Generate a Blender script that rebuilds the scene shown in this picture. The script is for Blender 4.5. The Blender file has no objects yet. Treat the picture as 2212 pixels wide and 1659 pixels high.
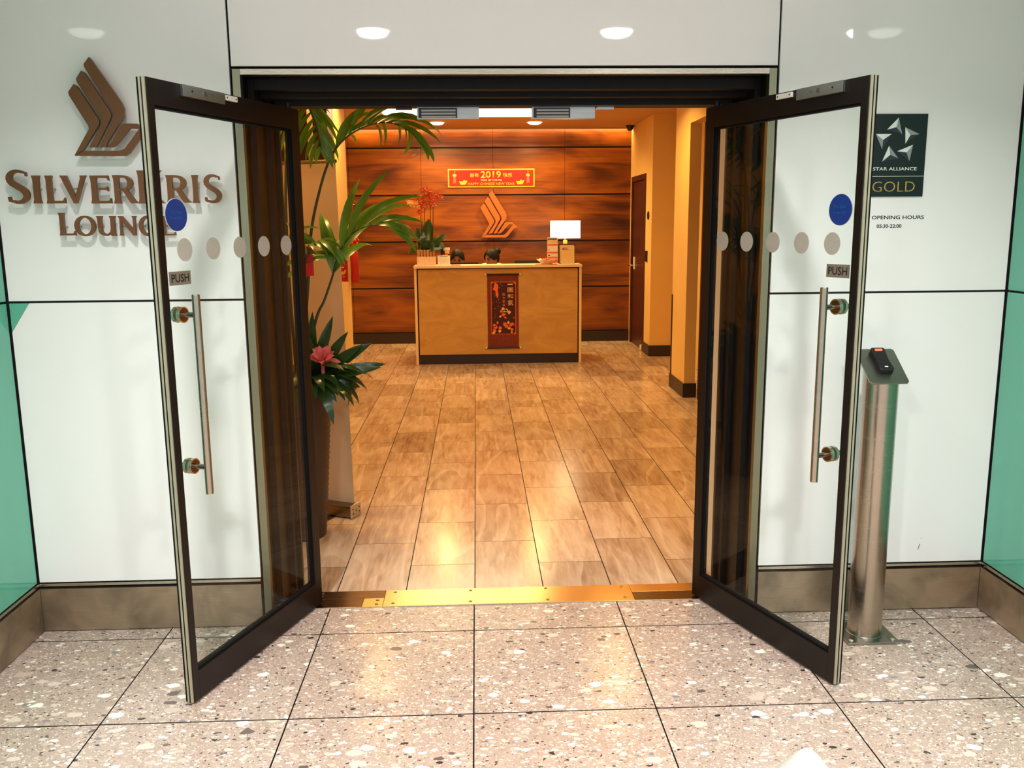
import bpy, bmesh, math, random
from mathutils import Vector, Matrix
random.seed(7)
sc = bpy.context.scene
COL = sc.collection
PI = math.pi

# ------------------------------------------------------------------ camera
F_PX = 1902.867
def make_camera():
    pitch, yaw, roll = -0.179342, -0.039048, -0.008582
    right = Vector((math.cos(yaw), math.sin(yaw), 0)); f0 = Vector((-math.sin(yaw), math.cos(yaw), 0)); u0 = Vector((0, 0, 1))
    fwd = f0*math.cos(pitch) + u0*math.sin(pitch); up = -f0*math.sin(pitch) + u0*math.cos(pitch)
    r = right*math.cos(roll) + up*math.sin(roll); u = -right*math.sin(roll) + up*math.cos(roll)
    cd = bpy.data.cameras.new('camera'); cam = bpy.data.objects.new('camera', cd); COL.objects.link(cam)
    cd.sensor_fit = 'HORIZONTAL'; cd.sensor_width = 36.0; cd.lens = F_PX*36.0/2212.0
    cd.clip_start = 0.05; cd.clip_end = 60
    m = Matrix(((r.x, u.x, -fwd.x, 0.03084), (r.y, u.y, -fwd.y, -3.33615), (r.z, u.z, -fwd.z, 1.57079), (0, 0, 0, 1)))
    cam.matrix_world = m
    sc.camera = cam
make_camera()

# ------------------------------------------------------------------ world, exposure
w = bpy.data.worlds.new('concourse'); sc.world = w; w.use_nodes = True
bg = w.node_tree.nodes['Background']; bg.inputs[0].default_value = (0.97, 0.97, 1.0, 1); bg.inputs[1].default_value = 0.95
sc.view_settings.view_transform = 'Standard'; sc.view_settings.look = 'None'
sc.view_settings.exposure = 0.0; sc.view_settings.gamma = 1.0; sc.view_settings.use_curve_mapping = False
sc.cycles.sample_clamp_indirect = 60.0
sc.cycles.use_adaptive_sampling = True; sc.cycles.adaptive_threshold = 0.02
sc.cycles.max_bounces = 7; sc.cycles.diffuse_bounces = 4; sc.cycles.glossy_bounces = 4; sc.cycles.transmission_bounces = 4; sc.cycles.transparent_max_bounces = 12
sc.cycles.caustics_reflective = False; sc.cycles.caustics_refractive = False

COOL = (1.0, 0.98, 0.95)          # corridor lamps
WARM = (1.0, 0.585, 0.175)            # lounge lamps
P_CORR_NEAR, P_CORR_FAR = 27.0, 66.0
P_LOUNGE_DL, P_LOUNGE_BACK, P_LOUNGE_PANEL, P_LAMP, P_COVE = 22.0, 32.0, 8.0, 3.0, 16.0
CEIL_C, CEIL_L = 2.96, 2.80         # corridor and lounge ceiling heights

# ------------------------------------------------------------------ material helpers
def S(r, g, b):
    def c(v):
        v /= 255.0
        return v/12.92 if v <= 0.04045 else ((v+0.055)/1.055)**2.4
    return (c(r), c(g), c(b), 1.0)

class NT:
    def __init__(self, name):
        self.m = bpy.data.materials.new(name); self.m.use_nodes = True
        self.t = self.m.node_tree; self.b = self.t.nodes['Principled BSDF']; self.out = self.t.nodes['Material Output']
    def n(self, typ, **kw):
        nd = self.t.nodes.new(typ)
        for k, v in kw.items():
            if k.startswith('i_'):
                key = k[2:]; key = int(key) if key.isdigit() else key.replace('_', ' ')
                sock = nd.inputs[key]
                if hasattr(v, 'is_linked') or isinstance(v, bpy.types.NodeSocket): self.t.links.new(v, sock)
                else: sock.default_value = v
            else: setattr(nd, k, v)
        return nd
    def link(self, a, b): self.t.links.new(a, b)
    def math(self, op, a, b=None, clamp=False):
        nd = self.t.nodes.new('ShaderNodeMath'); nd.operation = op; nd.use_clamp = clamp
        for i, v in enumerate((a, b)):
            if v is None: continue
            if isinstance(v, bpy.types.NodeSocket): self.t.links.new(v, nd.inputs[i])
            else: nd.inputs[i].default_value = v
        return nd.outputs[0]
    def mix(self, fac, a, b, blend='MIX'):
        nd = self.t.nodes.new('ShaderNodeMix'); nd.data_type = 'RGBA'; nd.blend_type = blend
        for i, v in ((0, fac), (6, a), (7, b)):
            if isinstance(v, bpy.types.NodeSocket): self.t.links.new(v, nd.inputs[i])
            else: nd.inputs[i].default_value = v
        return nd.outputs[2]
    def ramp(self, fac, stops, interp='LINEAR'):
        nd = self.t.nodes.new('ShaderNodeValToRGB'); nd.color_ramp.interpolation = interp
        el = nd.color_ramp.elements
        while len(el) < len(stops): el.new(0.5)
        for e, (p, c) in zip(el, stops): e.position = p; e.color = c
        self.t.links.new(fac, nd.inputs[0]); return nd.outputs[0]
    def bump(self, h, strength, dist=0.002):
        nd = self.n('ShaderNodeBump', i_Strength=strength, i_Distance=dist, i_Height=h); self.link(nd.outputs[0], self.b.inputs['Normal'])
    def pos(self): return self.n('ShaderNodeNewGeometry').outputs['Position']
    def obj(self): return self.n('ShaderNodeTexCoord').outputs['Object']
    def mapped(self, v, scale=(1,1,1), loc=(0,0,0), rot=(0,0,0)):
        return self.n('ShaderNodeMapping', i_Vector=v, i_Scale=scale, i_Location=loc, i_Rotation=rot).outputs[0]
    def noise(self, v, scale, detail=3, rough=0.5, dist=0.0):
        return self.n('ShaderNodeTexNoise', i_Vector=v, i_Scale=scale, i_Detail=detail, i_Roughness=rough, i_Distortion=dist).outputs[0]

MATS = {}
def plain(name, col, rough=0.5, metal=0.0, var=0.06, scale=30, bump=0.0, spec=0.5, coat=0.0, stretch=(1,1,1), emit=None, trans=0.0, sheen=0.0):
    """A colour with fine procedural variation of value, roughness and relief."""
    if name in MATS: return MATS[name]
    t = NT(name); v = t.mapped(t.obj(), scale=stretch)
    nz = t.noise(v, scale, 4, 0.6)
    dark = tuple(c*(1-var) for c in col[:3])+(1,); light = tuple(min(1, c*(1+var)) for c in col[:3])+(1,)
    t.link(t.ramp(nz, [(0.25, dark), (0.75, light)]), t.b.inputs['Base Color'])
    t.link(t.math('ADD', t.math('MULTIPLY', nz, 0.12), max(0.0, rough-0.06)), t.b.inputs['Roughness'])
    t.b.inputs['Metallic'].default_value = metal; t.b.inputs['Specular IOR Level'].default_value = spec
    t.b.inputs['Coat Weight'].default_value = coat; t.b.inputs['Sheen Weight'].default_value = sheen
    if bump: t.bump(nz, bump)
    if emit: t.b.inputs['Emission Color'].default_value = emit[0]+(1,); t.b.inputs['Emission Strength'].default_value = emit[1]
    if trans: t.b.inputs['Transmission Weight'].default_value = trans
    MATS[name] = t.m; return t.m

def white_glass(name, col):
    t = NT(name); p = t.pos()
    nz = t.noise(p, 1.3, 2, 0.5)
    t.link(t.ramp(nz, [(0.3, tuple(c*0.97 for c in col[:3])+(1,)), (0.7, col)]), t.b.inputs['Base Color'])
    t.link(t.math('ADD', t.math('MULTIPLY', t.noise(p, 3.0, 3), 0.012), 0.020), t.b.inputs['Roughness'])
    t.b.inputs['Specular IOR Level'].default_value = 0.5
    MATS[name] = t.m; return t.m

def metal_brushed(name, col, rough, stretch=(1, 60, 60), smudge=0.0, var=0.10):
    t = NT(name); o = t.obj()
    nz = t.noise(t.mapped(o, scale=stretch), 8, 3, 0.6)
    c = t.ramp(nz, [(0.3, tuple(x*(1-var) for x in col[:3])+(1,)), (0.7, tuple(min(1, x*(1+var)) for x in col[:3])+(1,))])
    r = t.math('ADD', t.math('MULTIPLY', nz, 0.15), rough-0.07)
    if smudge:
        sm = t.ramp(t.noise(o, 5.5, 3, 0.55, 0.4), [(0.42, (0,0,0,1)), (0.68, (1,1,1,1))])
        c = t.mix(t.math('MULTIPLY', sm, smudge), c, tuple(x*0.45 for x in col[:3])+(1,))
        r = t.math('ADD', r, t.math('MULTIPLY', sm, 0.12))
    t.link(c, t.b.inputs['Base Color']); t.link(r, t.b.inputs['Roughness'])
    t.b.inputs['Metallic'].default_value = 1.0
    MATS[name] = t.m; return t.m

def pane_glass():
    t = NT('door_glass')
    fr = t.n('ShaderNodeFresnel', i_IOR=1.30)
    geo = t.n('ShaderNodeNewGeometry')
    tr = t.n('ShaderNodeBsdfTransparent', i_Color=(0.955, 0.975, 0.965, 1)); gl = t.n('ShaderNodeBsdfGlossy', i_Color=(1,1,1,1), i_Roughness=0.015)
    dirt = t.ramp(t.noise(t.obj(), 4, 4), [(0.4, (0.9, 0.9, 0.9, 1)), (0.7, (1, 1, 1, 1))])
    mx = t.n('ShaderNodeMixShader'); fac = t.math('MULTIPLY', t.math('MULTIPLY', fr.outputs[0], dirt), t.math('SUBTRACT', 1.0, geo.outputs['Backfacing']))
    t.link(fac, mx.inputs[0]); t.link(tr.outputs[0], mx.inputs[1]); t.link(gl.outputs[0], mx.inputs[2])
    t.link(mx.outputs[0], t.out.inputs[0]); MATS['glass'] = t.m; return t.m

def terrazzo():
    t = NT('terrazzo'); p = t.pos()
    rnd = t.n('ShaderNodeObjectInfo').outputs['Random']
    off = t.n('ShaderNodeCombineXYZ', i_X=t.math('MULTIPLY', rnd, 37.0), i_Y=t.math('MULTIPLY', rnd, 91.0), i_Z=0.0).outputs[0]
    v0 = t.n('ShaderNodeVectorMath', operation='ADD', i_0=p, i_1=off).outputs[0]
    wob = t.n('ShaderNodeTexNoise', i_Vector=v0, i_Scale=55.0, i_Detail=2.0).outputs['Color']
    wv = t.n('ShaderNodeVectorMath', operation='MULTIPLY_ADD', i_0=wob, i_1=(0.016, 0.016, 0.0), i_2=v0).outputs[0]
    base = t.mix(t.noise(v0, 14, 4), S(154, 133, 119), S(182, 160, 146))
    base = t.mix(t.math('MULTIPLY', rnd, 0.35), base, S(172, 156, 146))
    def chips(col, scale, prob, rad, stops, rot, asp):
        v = t.mapped(wv, scale=(1, asp, 0), rot=(0, 0, rot))
        vo = t.n('ShaderNodeTexVoronoi', voronoi_dimensions='2D', i_Vector=v, i_Scale=scale, i_Randomness=1.0)
        sep = t.n('ShaderNodeSeparateColor'); t.link(vo.outputs['Color'], sep.inputs[0])
        present = t.math('LESS_THAN', sep.outputs[0], prob)
        rr = t.math('MULTIPLY', t.math('ADD', sep.outputs[1], 0.35), rad)
        inside = t.math('LESS_THAN', vo.outputs['Distance'], rr)
        cc = t.ramp(sep.outputs[2], stops, 'CONSTANT')
        return t.mix(t.math('MULTIPLY', present, inside), col, cc)
    W1, W2, W3 = S(234, 227, 218), S(208, 191, 176), S(192, 172, 158)
    D1, D2, D3, D4 = S(52, 46, 50), S(98, 84, 80), S(150, 120, 100), S(128, 122, 126)
    c = chips(base, 150, 0.42, 0.34, [(0, W1), (0.12, W2), (0.45, W3), (0.68, D3), (0.84, D2), (0.95, D1)], 0.3, 1.2)
    c = chips(c, 74, 0.34, 0.37, [(0, W1), (0.16, W2), (0.48, W3), (0.76, D3), (0.86, D2), (0.93, D1)], 1.1, 1.5)
    c = chips(c, 34, 0.24, 0.36, [(0, W1), (0.24, W2), (0.58, W3), (0.86, D4), (0.92, D2), (0.95, D1)], 2.0, 1.7)
    c = chips(c, 16, 0.14, 0.32, [(0, W1), (0.32, W2), (0.70, W3), (0.95, D2)], 0.6, 1.6)
    t.link(c, t.b.inputs['Base Color'])
    t.link(t.math('ADD', t.math('MULTIPLY', t.noise(v0, 6, 3), 0.16), 0.15), t.b.inputs['Roughness'])
    t.b.inputs['Specular IOR Level'].default_value = 0.5
    MATS['terrazzo'] = t.m; return t.m

def limestone():
    t = NT('veined_limestone'); p = t.pos()
    rnd = t.n('ShaderNodeObjectInfo').outputs['Random']
    off = t.n('ShaderNodeCombineXYZ', i_X=t.math('MULTIPLY', rnd, 53.0), i_Y=t.math('MULTIPLY', rnd, 17.0), i_Z=0.0).outputs[0]
    v0 = t.n('ShaderNodeVectorMath', operation='ADD', i_0=p, i_1=off).outputs[0]
    st = t.noise(t.mapped(v0, scale=(1, 0.13, 1)), 30, 5, 0.62, 0.5)
    big = t.noise(t.mapped(v0, scale=(1, 0.35, 1)), 5.0, 3, 0.5, 0.8)
    c = t.ramp(st, [(0.28, S(150, 118, 92)), (0.5, S(192, 162, 134)), (0.72, S(222, 200, 176))])
    c = t.mix(t.ramp(big, [(0.35, (0,0,0,1)), (0.72, (0.7,0.7,0.7,1))]), c, S(226, 205, 180))
    cell = t.ramp(rnd, [(0.0, (0.70, 0.66, 0.62, 1)), (0.5, (0.92, 0.90, 0.88, 1)), (1.0, (1.0, 1.0, 1.0, 1))])
    c = t.mix(1.0, c, cell, 'MULTIPLY')
    vein = t.noise(t.mapped(v0, scale=(1.6, 0.22, 1)), 1.6, 2, 0.4, 0.6)
    line = t.ramp(vein, [(0.46, (0,0,0,1)), (0.5, (0.35,0.35,0.35,1)), (0.505, (0,0,0,1))])
    c = t.mix(line, c, S(240, 222, 198))
    t.link(c, t.b.inputs['Base Color'])
    t.link(t.math('ADD', t.math('MULTIPLY', st, 0.12), 0.14), t.b.inputs['Roughness'])
    t.bump(st, 0.05, 0.001)
    MATS['limestone'] = t.m; return t.m

def wall_wood():
    t = NT('figured_wood_veneer'); o = t.obj()
    sep = t.n('ShaderNodeSeparateXYZ'); t.link(o, sep.inputs[0])
    mx = t.math('ABSOLUTE', t.math('SUBTRACT', sep.outputs[0], 0.27))
    v = t.n('ShaderNodeCombineXYZ', i_X=mx, i_Y=0.0, i_Z=sep.outputs[2]).outputs[0]
    row = t.math('FLOOR', t.math('DIVIDE', t.math('ADD', sep.outputs[2], 0.459), 0.601))
    v = t.n('ShaderNodeVectorMath', operation='ADD', i_0=v, i_1=t.n('ShaderNodeCombineXYZ', i_X=0.0, i_Y=t.math('MULTIPLY', row, 3.7), i_Z=0.0).outputs[0]).outputs[0]
    big = t.noise(t.mapped(v, scale=(0.55, 1, 2.6)), 1.7, 3, 0.5, 0.7)
    fine = t.noise(t.mapped(v, scale=(0.25, 1, 16)), 7, 5, 0.65, 0.3)
    f = t.math('ADD', t.math('MULTIPLY', big, 0.70), t.math('MULTIPLY', fine, 0.30))
    c = t.ramp(f, [(0.32, S(60, 25, 8)), (0.44, S(100, 49, 13)), (0.55, S(138, 74, 18)), (0.70, S(172, 100, 24))])
    t.link(c, t.b.inputs['Base Color'])
    t.link(t.math('ADD', t.math('MULTIPLY', fine, 0.15), 0.26), t.b.inputs['Roughness'])
    t.bump(fine, 0.04, 0.001)
    MATS['wall_wood'] = t.m; return t.m

def dark_wood(name, c0, c1, rough=0.35, stretch=(8, 8, 0.8)):
    t = NT(name); f = t.noise(t.mapped(t.obj(), scale=stretch), 6, 5, 0.6, 0.6)
    t.link(t.ramp(f, [(0.3, c0), (0.7, c1)]), t.b.inputs['Base Color']); t.b.inputs['Roughness'].default_value = rough
    t.bump(f, 0.05, 0.001); MATS[name] = t.m; return t.m

def desk_stone():
    t = NT('honed_sandstone'); o = t.obj()
    v1 = t.noise(t.mapped(o, scale=(1, 1, 2.2), rot=(0, 0.35, 0)), 2.6, 5, 0.6, 1.2)
    v2 = t.noise(o, 90, 3, 0.7)
    c = t.ramp(v1, [(0.3, S(190, 146, 74)), (0.55, S(208, 164, 86)), (0.75, S(218, 176, 96))])
    c = t.mix(t.math('MULTIPLY', v2, 0.25), c, S(170, 132, 76))
    t.link(c, t.b.inputs['Base Color']); t.b.inputs['Roughness'].default_value = 0.45
    t.bump(v2, 0.05, 0.001); MATS['desk_stone'] = t.m; return t.m

def leaf_mat(name, c0, c1, rough=0.3):
    t = NT(name); rnd = t.n('ShaderNodeObjectInfo').outputs['Random']
    f = t.noise(t.mapped(t.obj(), scale=(30, 2, 2)), 6, 3)
    c = t.mix(f, c0, c1); c = t.mix(t.math('MULTIPLY', rnd, 0.4), c, c1)
    t.link(c, t.b.inputs['Base Color']); t.b.inputs['Roughness'].default_value = rough
    tr = t.n('ShaderNodeBsdfTranslucent'); t.link(c, tr.inputs[0])
    mx = t.n('ShaderNodeMixShader', i_0=0.22); t.link(t.b.outputs[0], mx.inputs[1]); t.link(tr.outputs[0], mx.inputs[2]); t.link(mx.outputs[0], t.out.inputs[0])
    MATS[name] = t.m; return t.m

def emitter(name, col, strength):
    t = NT(name); e = t.n('ShaderNodeEmission', i_Color=col+(1,), i_Strength=strength)
    nz = t.noise(t.obj(), 3, 2); t.link(t.mix(t.math('MULTIPLY', nz, 0.1), col+(1,), tuple(c*0.92 for c in col)+(1,)), e.inputs[0])
    t.link(e.outputs[0], t.out.inputs[0]); MATS[name] = t.m
    if 'shade' not in name: t.m.cycles.emission_sampling = 'NONE'      # the lamp's own light object does the lighting
    return t.m

WHITE = white_glass('white_backpainted_glass', S(241, 240, 240))
TEAL = white_glass('teal_backpainted_glass', S(96, 176, 151))
BLACK = plain('black_joint', S(10, 10, 11), 0.6)
BASEM = metal_brushed('bronze_steel', S(190, 174, 152), 0.36, (1, 1, 60), smudge=0.75)
SILVER = metal_brushed('satin_silver', S(214, 208, 190), 0.42, (60, 60, 1))
JAMBS = metal_brushed('olive_silver_jamb', S(150, 150, 126), 0.34, (60, 60, 1))
SILVERH = metal_brushed('satin_silver_header', S(205, 200, 182), 0.26, (1, 60, 60))
STEEL = metal_brushed('brushed_steel', S(176, 164, 148), 0.25, (0.6, 0.6, 5), var=0.03)
EDGEM = plain('door_edge_alloy', S(176, 168, 146), 0.6, 0.6, 0.04)
STEELP = metal_brushed('steel_plate', S(150, 148, 138), 0.30, (60, 1, 60))
BRONZE = plain('dark_bronze_reveal', S(13, 10, 8), 0.5, 0.0, 0.05, 20, spec=0.2)
DOORM = plain('dark_bronze_door', S(20, 13, 10), 0.4, 0.0, 0.05, 25, spec=0.28)
SEAL = plain('rubber_seal', S(10, 9, 8), 0.8, spec=0.15)
GLASS = pane_glass()
TERR = terrazzo(); LIME = limestone(); WOODW = wall_wood(); STONE = desk_stone()
GROUT = plain('dark_grout', S(24, 20, 18), 0.9)
GROUTL = plain('brown_grout', S(58, 40, 26), 0.9)
BRASS = metal_brushed('threshold_brass', S(240, 206, 150), 0.22, (1, 60, 60), var=0.04)
BRASSD = metal_brushed('threshold_steel', S(120, 96, 74), 0.25, (1, 60, 60))
YELLOW = plain('ochre_plaster', S(228, 190, 112), 0.75, 0, 0.05, 2.2, 0.02)
CREAM = plain('cream_plaster', S(240, 222, 196), 0.7, 0, 0.03, 3, 0.02)
CEILM = plain('lounge_ceiling_paint', S(196, 146, 90), 0.85, 0, 0.02, 3)
CEILW = plain('corridor_ceiling_paint', S(205, 208, 204), 0.8, 0, 0.02, 3)
SKIRT = plain('black_brown_skirting', S(40, 27, 20), 0.4, 0, 0.1)
DKWOOD = dark_wood('dark_red_wood', S(46, 18, 12), S(92, 42, 24))
CHROME = metal_brushed('door_hardware', S(215, 205, 190), 0.2, (60, 60, 1))
BLKPL = plain('black_plastic', S(14, 14, 16), 0.35)
WHTPL = plain('white_plastic', S(226, 222, 212), 0.4)
SIGNBR = plain('bronze_sign_metal', S(112, 70, 38), 0.42, 0.15, 0.05, 40)
SIGNIN = plain('gold_bronze_emblem', S(180, 108, 54), 0.45, 0.2, 0.05, 40)
ALU = metal_brushed('aluminium_lock', S(176, 182, 180), 0.33, (1, 60, 60))
DOT = plain('frosted_dot', S(166, 161, 151), 0.7)
BLUE = plain('blue_sticker', S(3, 50, 128), 0.4)
BLUET = plain('blue_sticker_print', S(14, 82, 140), 0.4)
PUSHM = plain('engraved_steel', S(120, 112, 98), 0.5, 0.1, 0.05)
INK = plain('black_ink', S(20, 18, 20), 0.6)
SGNBLK = plain('black_sign_board', S(16, 22, 24), 0.3)
SGNW = plain('sign_white', S(226, 232, 228), 0.4); SGNG = plain('sign_grey', S(140, 148, 150), 0.4); SGND = plain('sign_slate', S(40, 46, 54), 0.4)
GOLDT = plain('gold_lettering', S(200, 164, 84), 0.4, 0.3)
LED = plain('red_led', S(200, 30, 20), 0.4, emit=((1.0, 0.08, 0.04), 4.0))
PALM = leaf_mat('palm_leaf', S(34, 74, 22), S(118, 164, 44), 0.30)
PALMST = plain('palm_stem', S(44, 52, 24), 0.5)
ORCHL = leaf_mat('orchid_leaf', S(22, 44, 18), S(44, 76, 30), 0.25)
ORCHF = plain('orchid_petal', S(212, 98, 46), 0.5, 0, 0.45, 70)
ORCHY = plain('orchid_petal_pale', S(244, 176, 90), 0.5, 0, 0.2, 60)
BROMF = plain('bromeliad_bract', S(206, 96, 92), 0.4, 0, 0.15, 40)
POTM = plain('brown_ribbed_planter', S(48, 31, 22), 0.45, 0, 0.15, 12, 0.1, stretch=(1, 1, 6))
SOIL = plain('soil', S(38, 28, 20), 0.95, 0, 0.3, 60, 0.5)
BANNERB = plain('banner_back_film', S(214, 186, 146), 0.55, 0, 0.06, 3)
BANALU = metal_brushed('banner_cassette', S(130, 118, 104), 0.3, (1, 60, 60))
RED = plain('festive_red', S(196, 18, 16), 0.45, 0, 0.1, 40); REDD = plain('tassel_red', S(160, 10, 14), 0.7, 0, 0.25, 200, 0.2, stretch=(1, 1, 0.05))
GOLD = plain('festive_gold', S(240, 196, 60), 0.35, 0.2, 0.1, 60)
BANR = plain('red_banner_print', S(228, 24, 20), 0.45, 0, 0.08, 8)
BANP = plain('pale_red_print', S(236, 104, 84), 0.5); OFFW = plain('paper_white', S(240, 232, 214), 0.7); PAPY = plain('paper_yellow', S(236, 208, 140), 0.7)
SCRB = plain('scroll_brocade', S(116, 44, 28), 0.7, 0, 0.55, 120, 0.1); SCRD = plain('scroll_painting', S(58, 10, 16), 0.6, 0, 0.2, 30)
SCRO = plain('scroll_orange_print', S(236, 106, 46), 0.6); SCRG = plain('scroll_gold_print', S(240, 190, 110), 0.6); SCRP = plain('scroll_pink_print', S(190, 60, 90), 0.6)
IVORY = plain('ivory_knob', S(240, 226, 196), 0.4)
DTOP = plain('pale_counter_stone', S(240, 214, 172), 0.35, 0, 0.04, 20)
SKIN = plain('skin', S(152, 96, 66), 0.5, 0, 0.05, 40); HAIR = plain('black_hair', S(13, 8, 7), 0.55, 0, 0.4, 160, 0.6, spec=0.25, stretch=(1, 0.15, 0.4))
BLOUSE = plain('white_blouse', S(238, 226, 208), 0.8, 0, 0.03, 30, 0.1); SKIRTM = plain('dark_uniform', S(30, 28, 40), 0.8)
EYEW = plain('shaded_eye_white', S(160, 140, 125), 0.3); LIPS = plain('lips', S(150, 66, 58), 0.5)  # eye whites dimmed: the shadow over the eyes is put into their colour
SHADE = emitter('lamp_shade_lit', (1.0, 0.86, 0.55), 5.0)
AMBER = plain('amber_glass', S(240, 180, 40), 0.2, 0, 0.1, 20, emit=((1.0, 0.55, 0.08), 0.6))
LENSC = emitter('corridor_lens', COOL, 30.0); LENSW = emitter('lounge_lens', (1.0, 0.78, 0.45), 9.0); PANELE = emitter('lounge_light_panel', (1.0, 0.84, 0.52), 5.0)
BACKLIT = plain('lit_cream_board', S(250, 214, 150), 0.7, 0, 0.1, 5)
STICK = dark_wood('bamboo_slat', S(170, 112, 56), S(214, 158, 92), 0.5)
ORCPOT = plain('ivory_ceramic', S(240, 208, 172), 0.4)
TRIMW = plain('fixture_white', S(225, 225, 220), 0.5)

# ------------------------------------------------------------------ mesh helpers
class MB:
    def __init__(self): self.v = []; self.f = []; self.mi = []; self.cur = 0
    def add(self, vs, fs):
        o = len(self.v); self.v += [tuple(q) for q in vs]; self.f += [tuple(i+o for i in f) for f in fs]; self.mi += [self.cur]*len(fs); return self
    def box(self, x0, x1, y0, y1, z0, z1):
        vs = [(x, y, z) for z in (z0, z1) for y in (y0, y1) for x in (x0, x1)]
        return self.add(vs, [(0, 2, 3, 1), (4, 5, 7, 6), (0, 1, 5, 4), (2, 6, 7, 3), (0, 4, 6, 2), (1, 3, 7, 5)])
    def cyl(self, p0, p1, r0, r1=None, n=24):
        return self.tube([p0, p1], [r0, r0 if r1 is None else r1], n)
    def tube(self, pts, radii, n=10, squash=None):
        pts = [Vector(p) for p in pts]
        if not hasattr(radii, '__len__'): radii = [radii]*len(pts)
        rings = []; prev = None
        for i, p in enumerate(pts):
            d = (pts[min(i+1, len(pts)-1)]-pts[max(i-1, 0)]).normalized()
            if prev is None:
                a = Vector((0, 0, 1)) if abs(d.z) < 0.9 else Vector((1, 0, 0)); u = d.cross(a).normalized()
            else: u = (prev-d*prev.dot(d)).normalized()
            prev = u; v = d.cross(u)
            s = squash or (1, 1)
            rings.append([p+(u*math.cos(2*PI*k/n)*s[0]+v*math.sin(2*PI*k/n)*s[1])*radii[i] for k in range(n)])
        vs = [q for r in rings for q in r]; fs = []
        for i in range(len(pts)-1):
            for k in range(n): fs.append((i*n+k, i*n+(k+1) % n, (i+1)*n+(k+1) % n, (i+1)*n+k))
        fs.append(tuple(reversed(range(n)))); fs.append(tuple((len(pts)-1)*n+k for k in range(n)))
        return self.add(vs, fs)
    def lathe(self, c, prof, n=32):
        c = Vector(c); vs = []; fs = []
        for r, z in prof: vs += [c+Vector((r*math.cos(2*PI*k/n), r*math.sin(2*PI*k/n), z)) for k in range(n)]
        for i in range(len(prof)-1):
            for k in range(n): fs.append((i*n+k, i*n+(k+1) % n, (i+1)*n+(k+1) % n, (i+1)*n+k))
        fs.append(tuple(reversed(range(n)))); fs.append(tuple((len(prof)-1)*n+k for k in range(n)))
        return self.add(vs, fs)
    def prism(self, poly, y0, y1):
        """poly: (x, z) outline extruded along y"""
        a = sum(poly[i][0]*poly[(i+1) % len(poly)][1]-poly[(i+1) % len(poly)][0]*poly[i][1] for i in range(len(poly)))
        if a < 0: poly = poly[::-1]
        n = len(poly); vs = [(x, y0, z) for x, z in poly]+[(x, y1, z) for x, z in poly]
        fs = [tuple(range(n)), tuple(reversed(range(n, 2*n)))]
        for i in range(n): j = (i+1) % n; fs.append((i, i+n, j+n, j))
        return self.add(vs, fs)
    def disc(self, c, r, n=32, axis='y', t=0.001, sx=1.0):
        poly = [(c[0]+r*sx*math.cos(2*PI*k/n), c[2]+r*math.sin(2*PI*k/n)) for k in range(n)]
        return self.prism(poly, c[1], c[1]+t)
    def sphere(self, c, r, nu=16, nv=10, s=(1, 1, 1)):
        c = Vector(c); vs = [c+Vector((0, 0, -r*s[2]))]; fs = []
        for j in range(1, nv):
            th = PI*j/nv-PI/2
            for k in range(nu): vs.append(c+Vector((r*s[0]*math.cos(th)*math.cos(2*PI*k/nu), r*s[1]*math.cos(th)*math.sin(2*PI*k/nu), r*s[2]*math.sin(th))))
        vs.append(c+Vector((0, 0, r*s[2]))); last = len(vs)-1
        for k in range(nu): fs.append((0, 1+(k+1) % nu, 1+k)); fs.append((last, last-nu+k, last-nu+(k+1) % nu))
        for j in range(nv-2):
            for k in range(nu): a = 1+j*nu; fs.append((a+k, a+(k+1) % nu, a+nu+(k+1) % nu, a+nu+k))
        return self.add(vs, fs)
    def data(self, name, mats, bevel=0.0, smooth=True, seg=2):
        me = bpy.data.meshes.new(name); me.from_pydata(self.v, [], self.f)
        if not isinstance(mats, (list, tuple)): mats = [mats]
        for m in mats: me.materials.append(m)
        for p, i in zip(me.polygons, self.mi): p.material_index = i
        if bevel:
            bm = bmesh.new(); bm.from_mesh(me)
            es = [e for e in bm.edges if e.is_manifold and e.calc_face_angle(0) > 0.6]
            bmesh.ops.bevel(bm, geom=es, offset=bevel, segments=seg, profile=0.6, affect='EDGES', clamp_overlap=True)
            bm.to_mesh(me); bm.free()
        me.validate(); me.update()
        if smooth: me.shade_smooth(); me.set_sharp_from_angle(angle=math.radians(12 if bevel else 38))
        return me
    def build(self, name, mats, parent=None, bevel=0.0, smooth=True, loc=None):
        o = bpy.data.objects.new(name, self.data(name, mats, bevel, smooth)); COL.objects.link(o)
        if parent is not None: o.parent = parent
        if loc: o.location = loc
        return o

def tag(o, label, cat, group=None, kind=None):
    o['label'] = label; o['category'] = cat
    if group: o['group'] = group
    if kind: o['kind'] = kind
    return o
def thing(name, label, cat, loc=(0, 0, 0), rz=0.0, group=None, kind=None):
    o = bpy.data.objects.new(name, None); COL.objects.link(o); o.location = loc; o.rotation_euler = (0, 0, rz); o.empty_display_size = 0.1
    return tag(o, label, cat, group, kind)
def copy_tree(o, parent=None):
    c = o.copy(); COL.objects.link(c); c.parent = parent
    for ch in list(o.children): copy_tree(ch, c)
    return c
def area_light(name, loc, power, col, size, parent=None, rot=(0, 0, 0), shape='DISK', size_y=None, spread=None):
    d = bpy.data.lights.new(name, 'AREA'); d.energy = power; d.color = col; d.shape = shape; d.size = size
    if size_y: d.size_y = size_y
    if spread: d.spread = spread
    o = bpy.data.objects.new(name, d); COL.objects.link(o); o.location = loc; o.rotation_euler = rot
    if parent is not None: o.parent = parent
    return o

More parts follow.
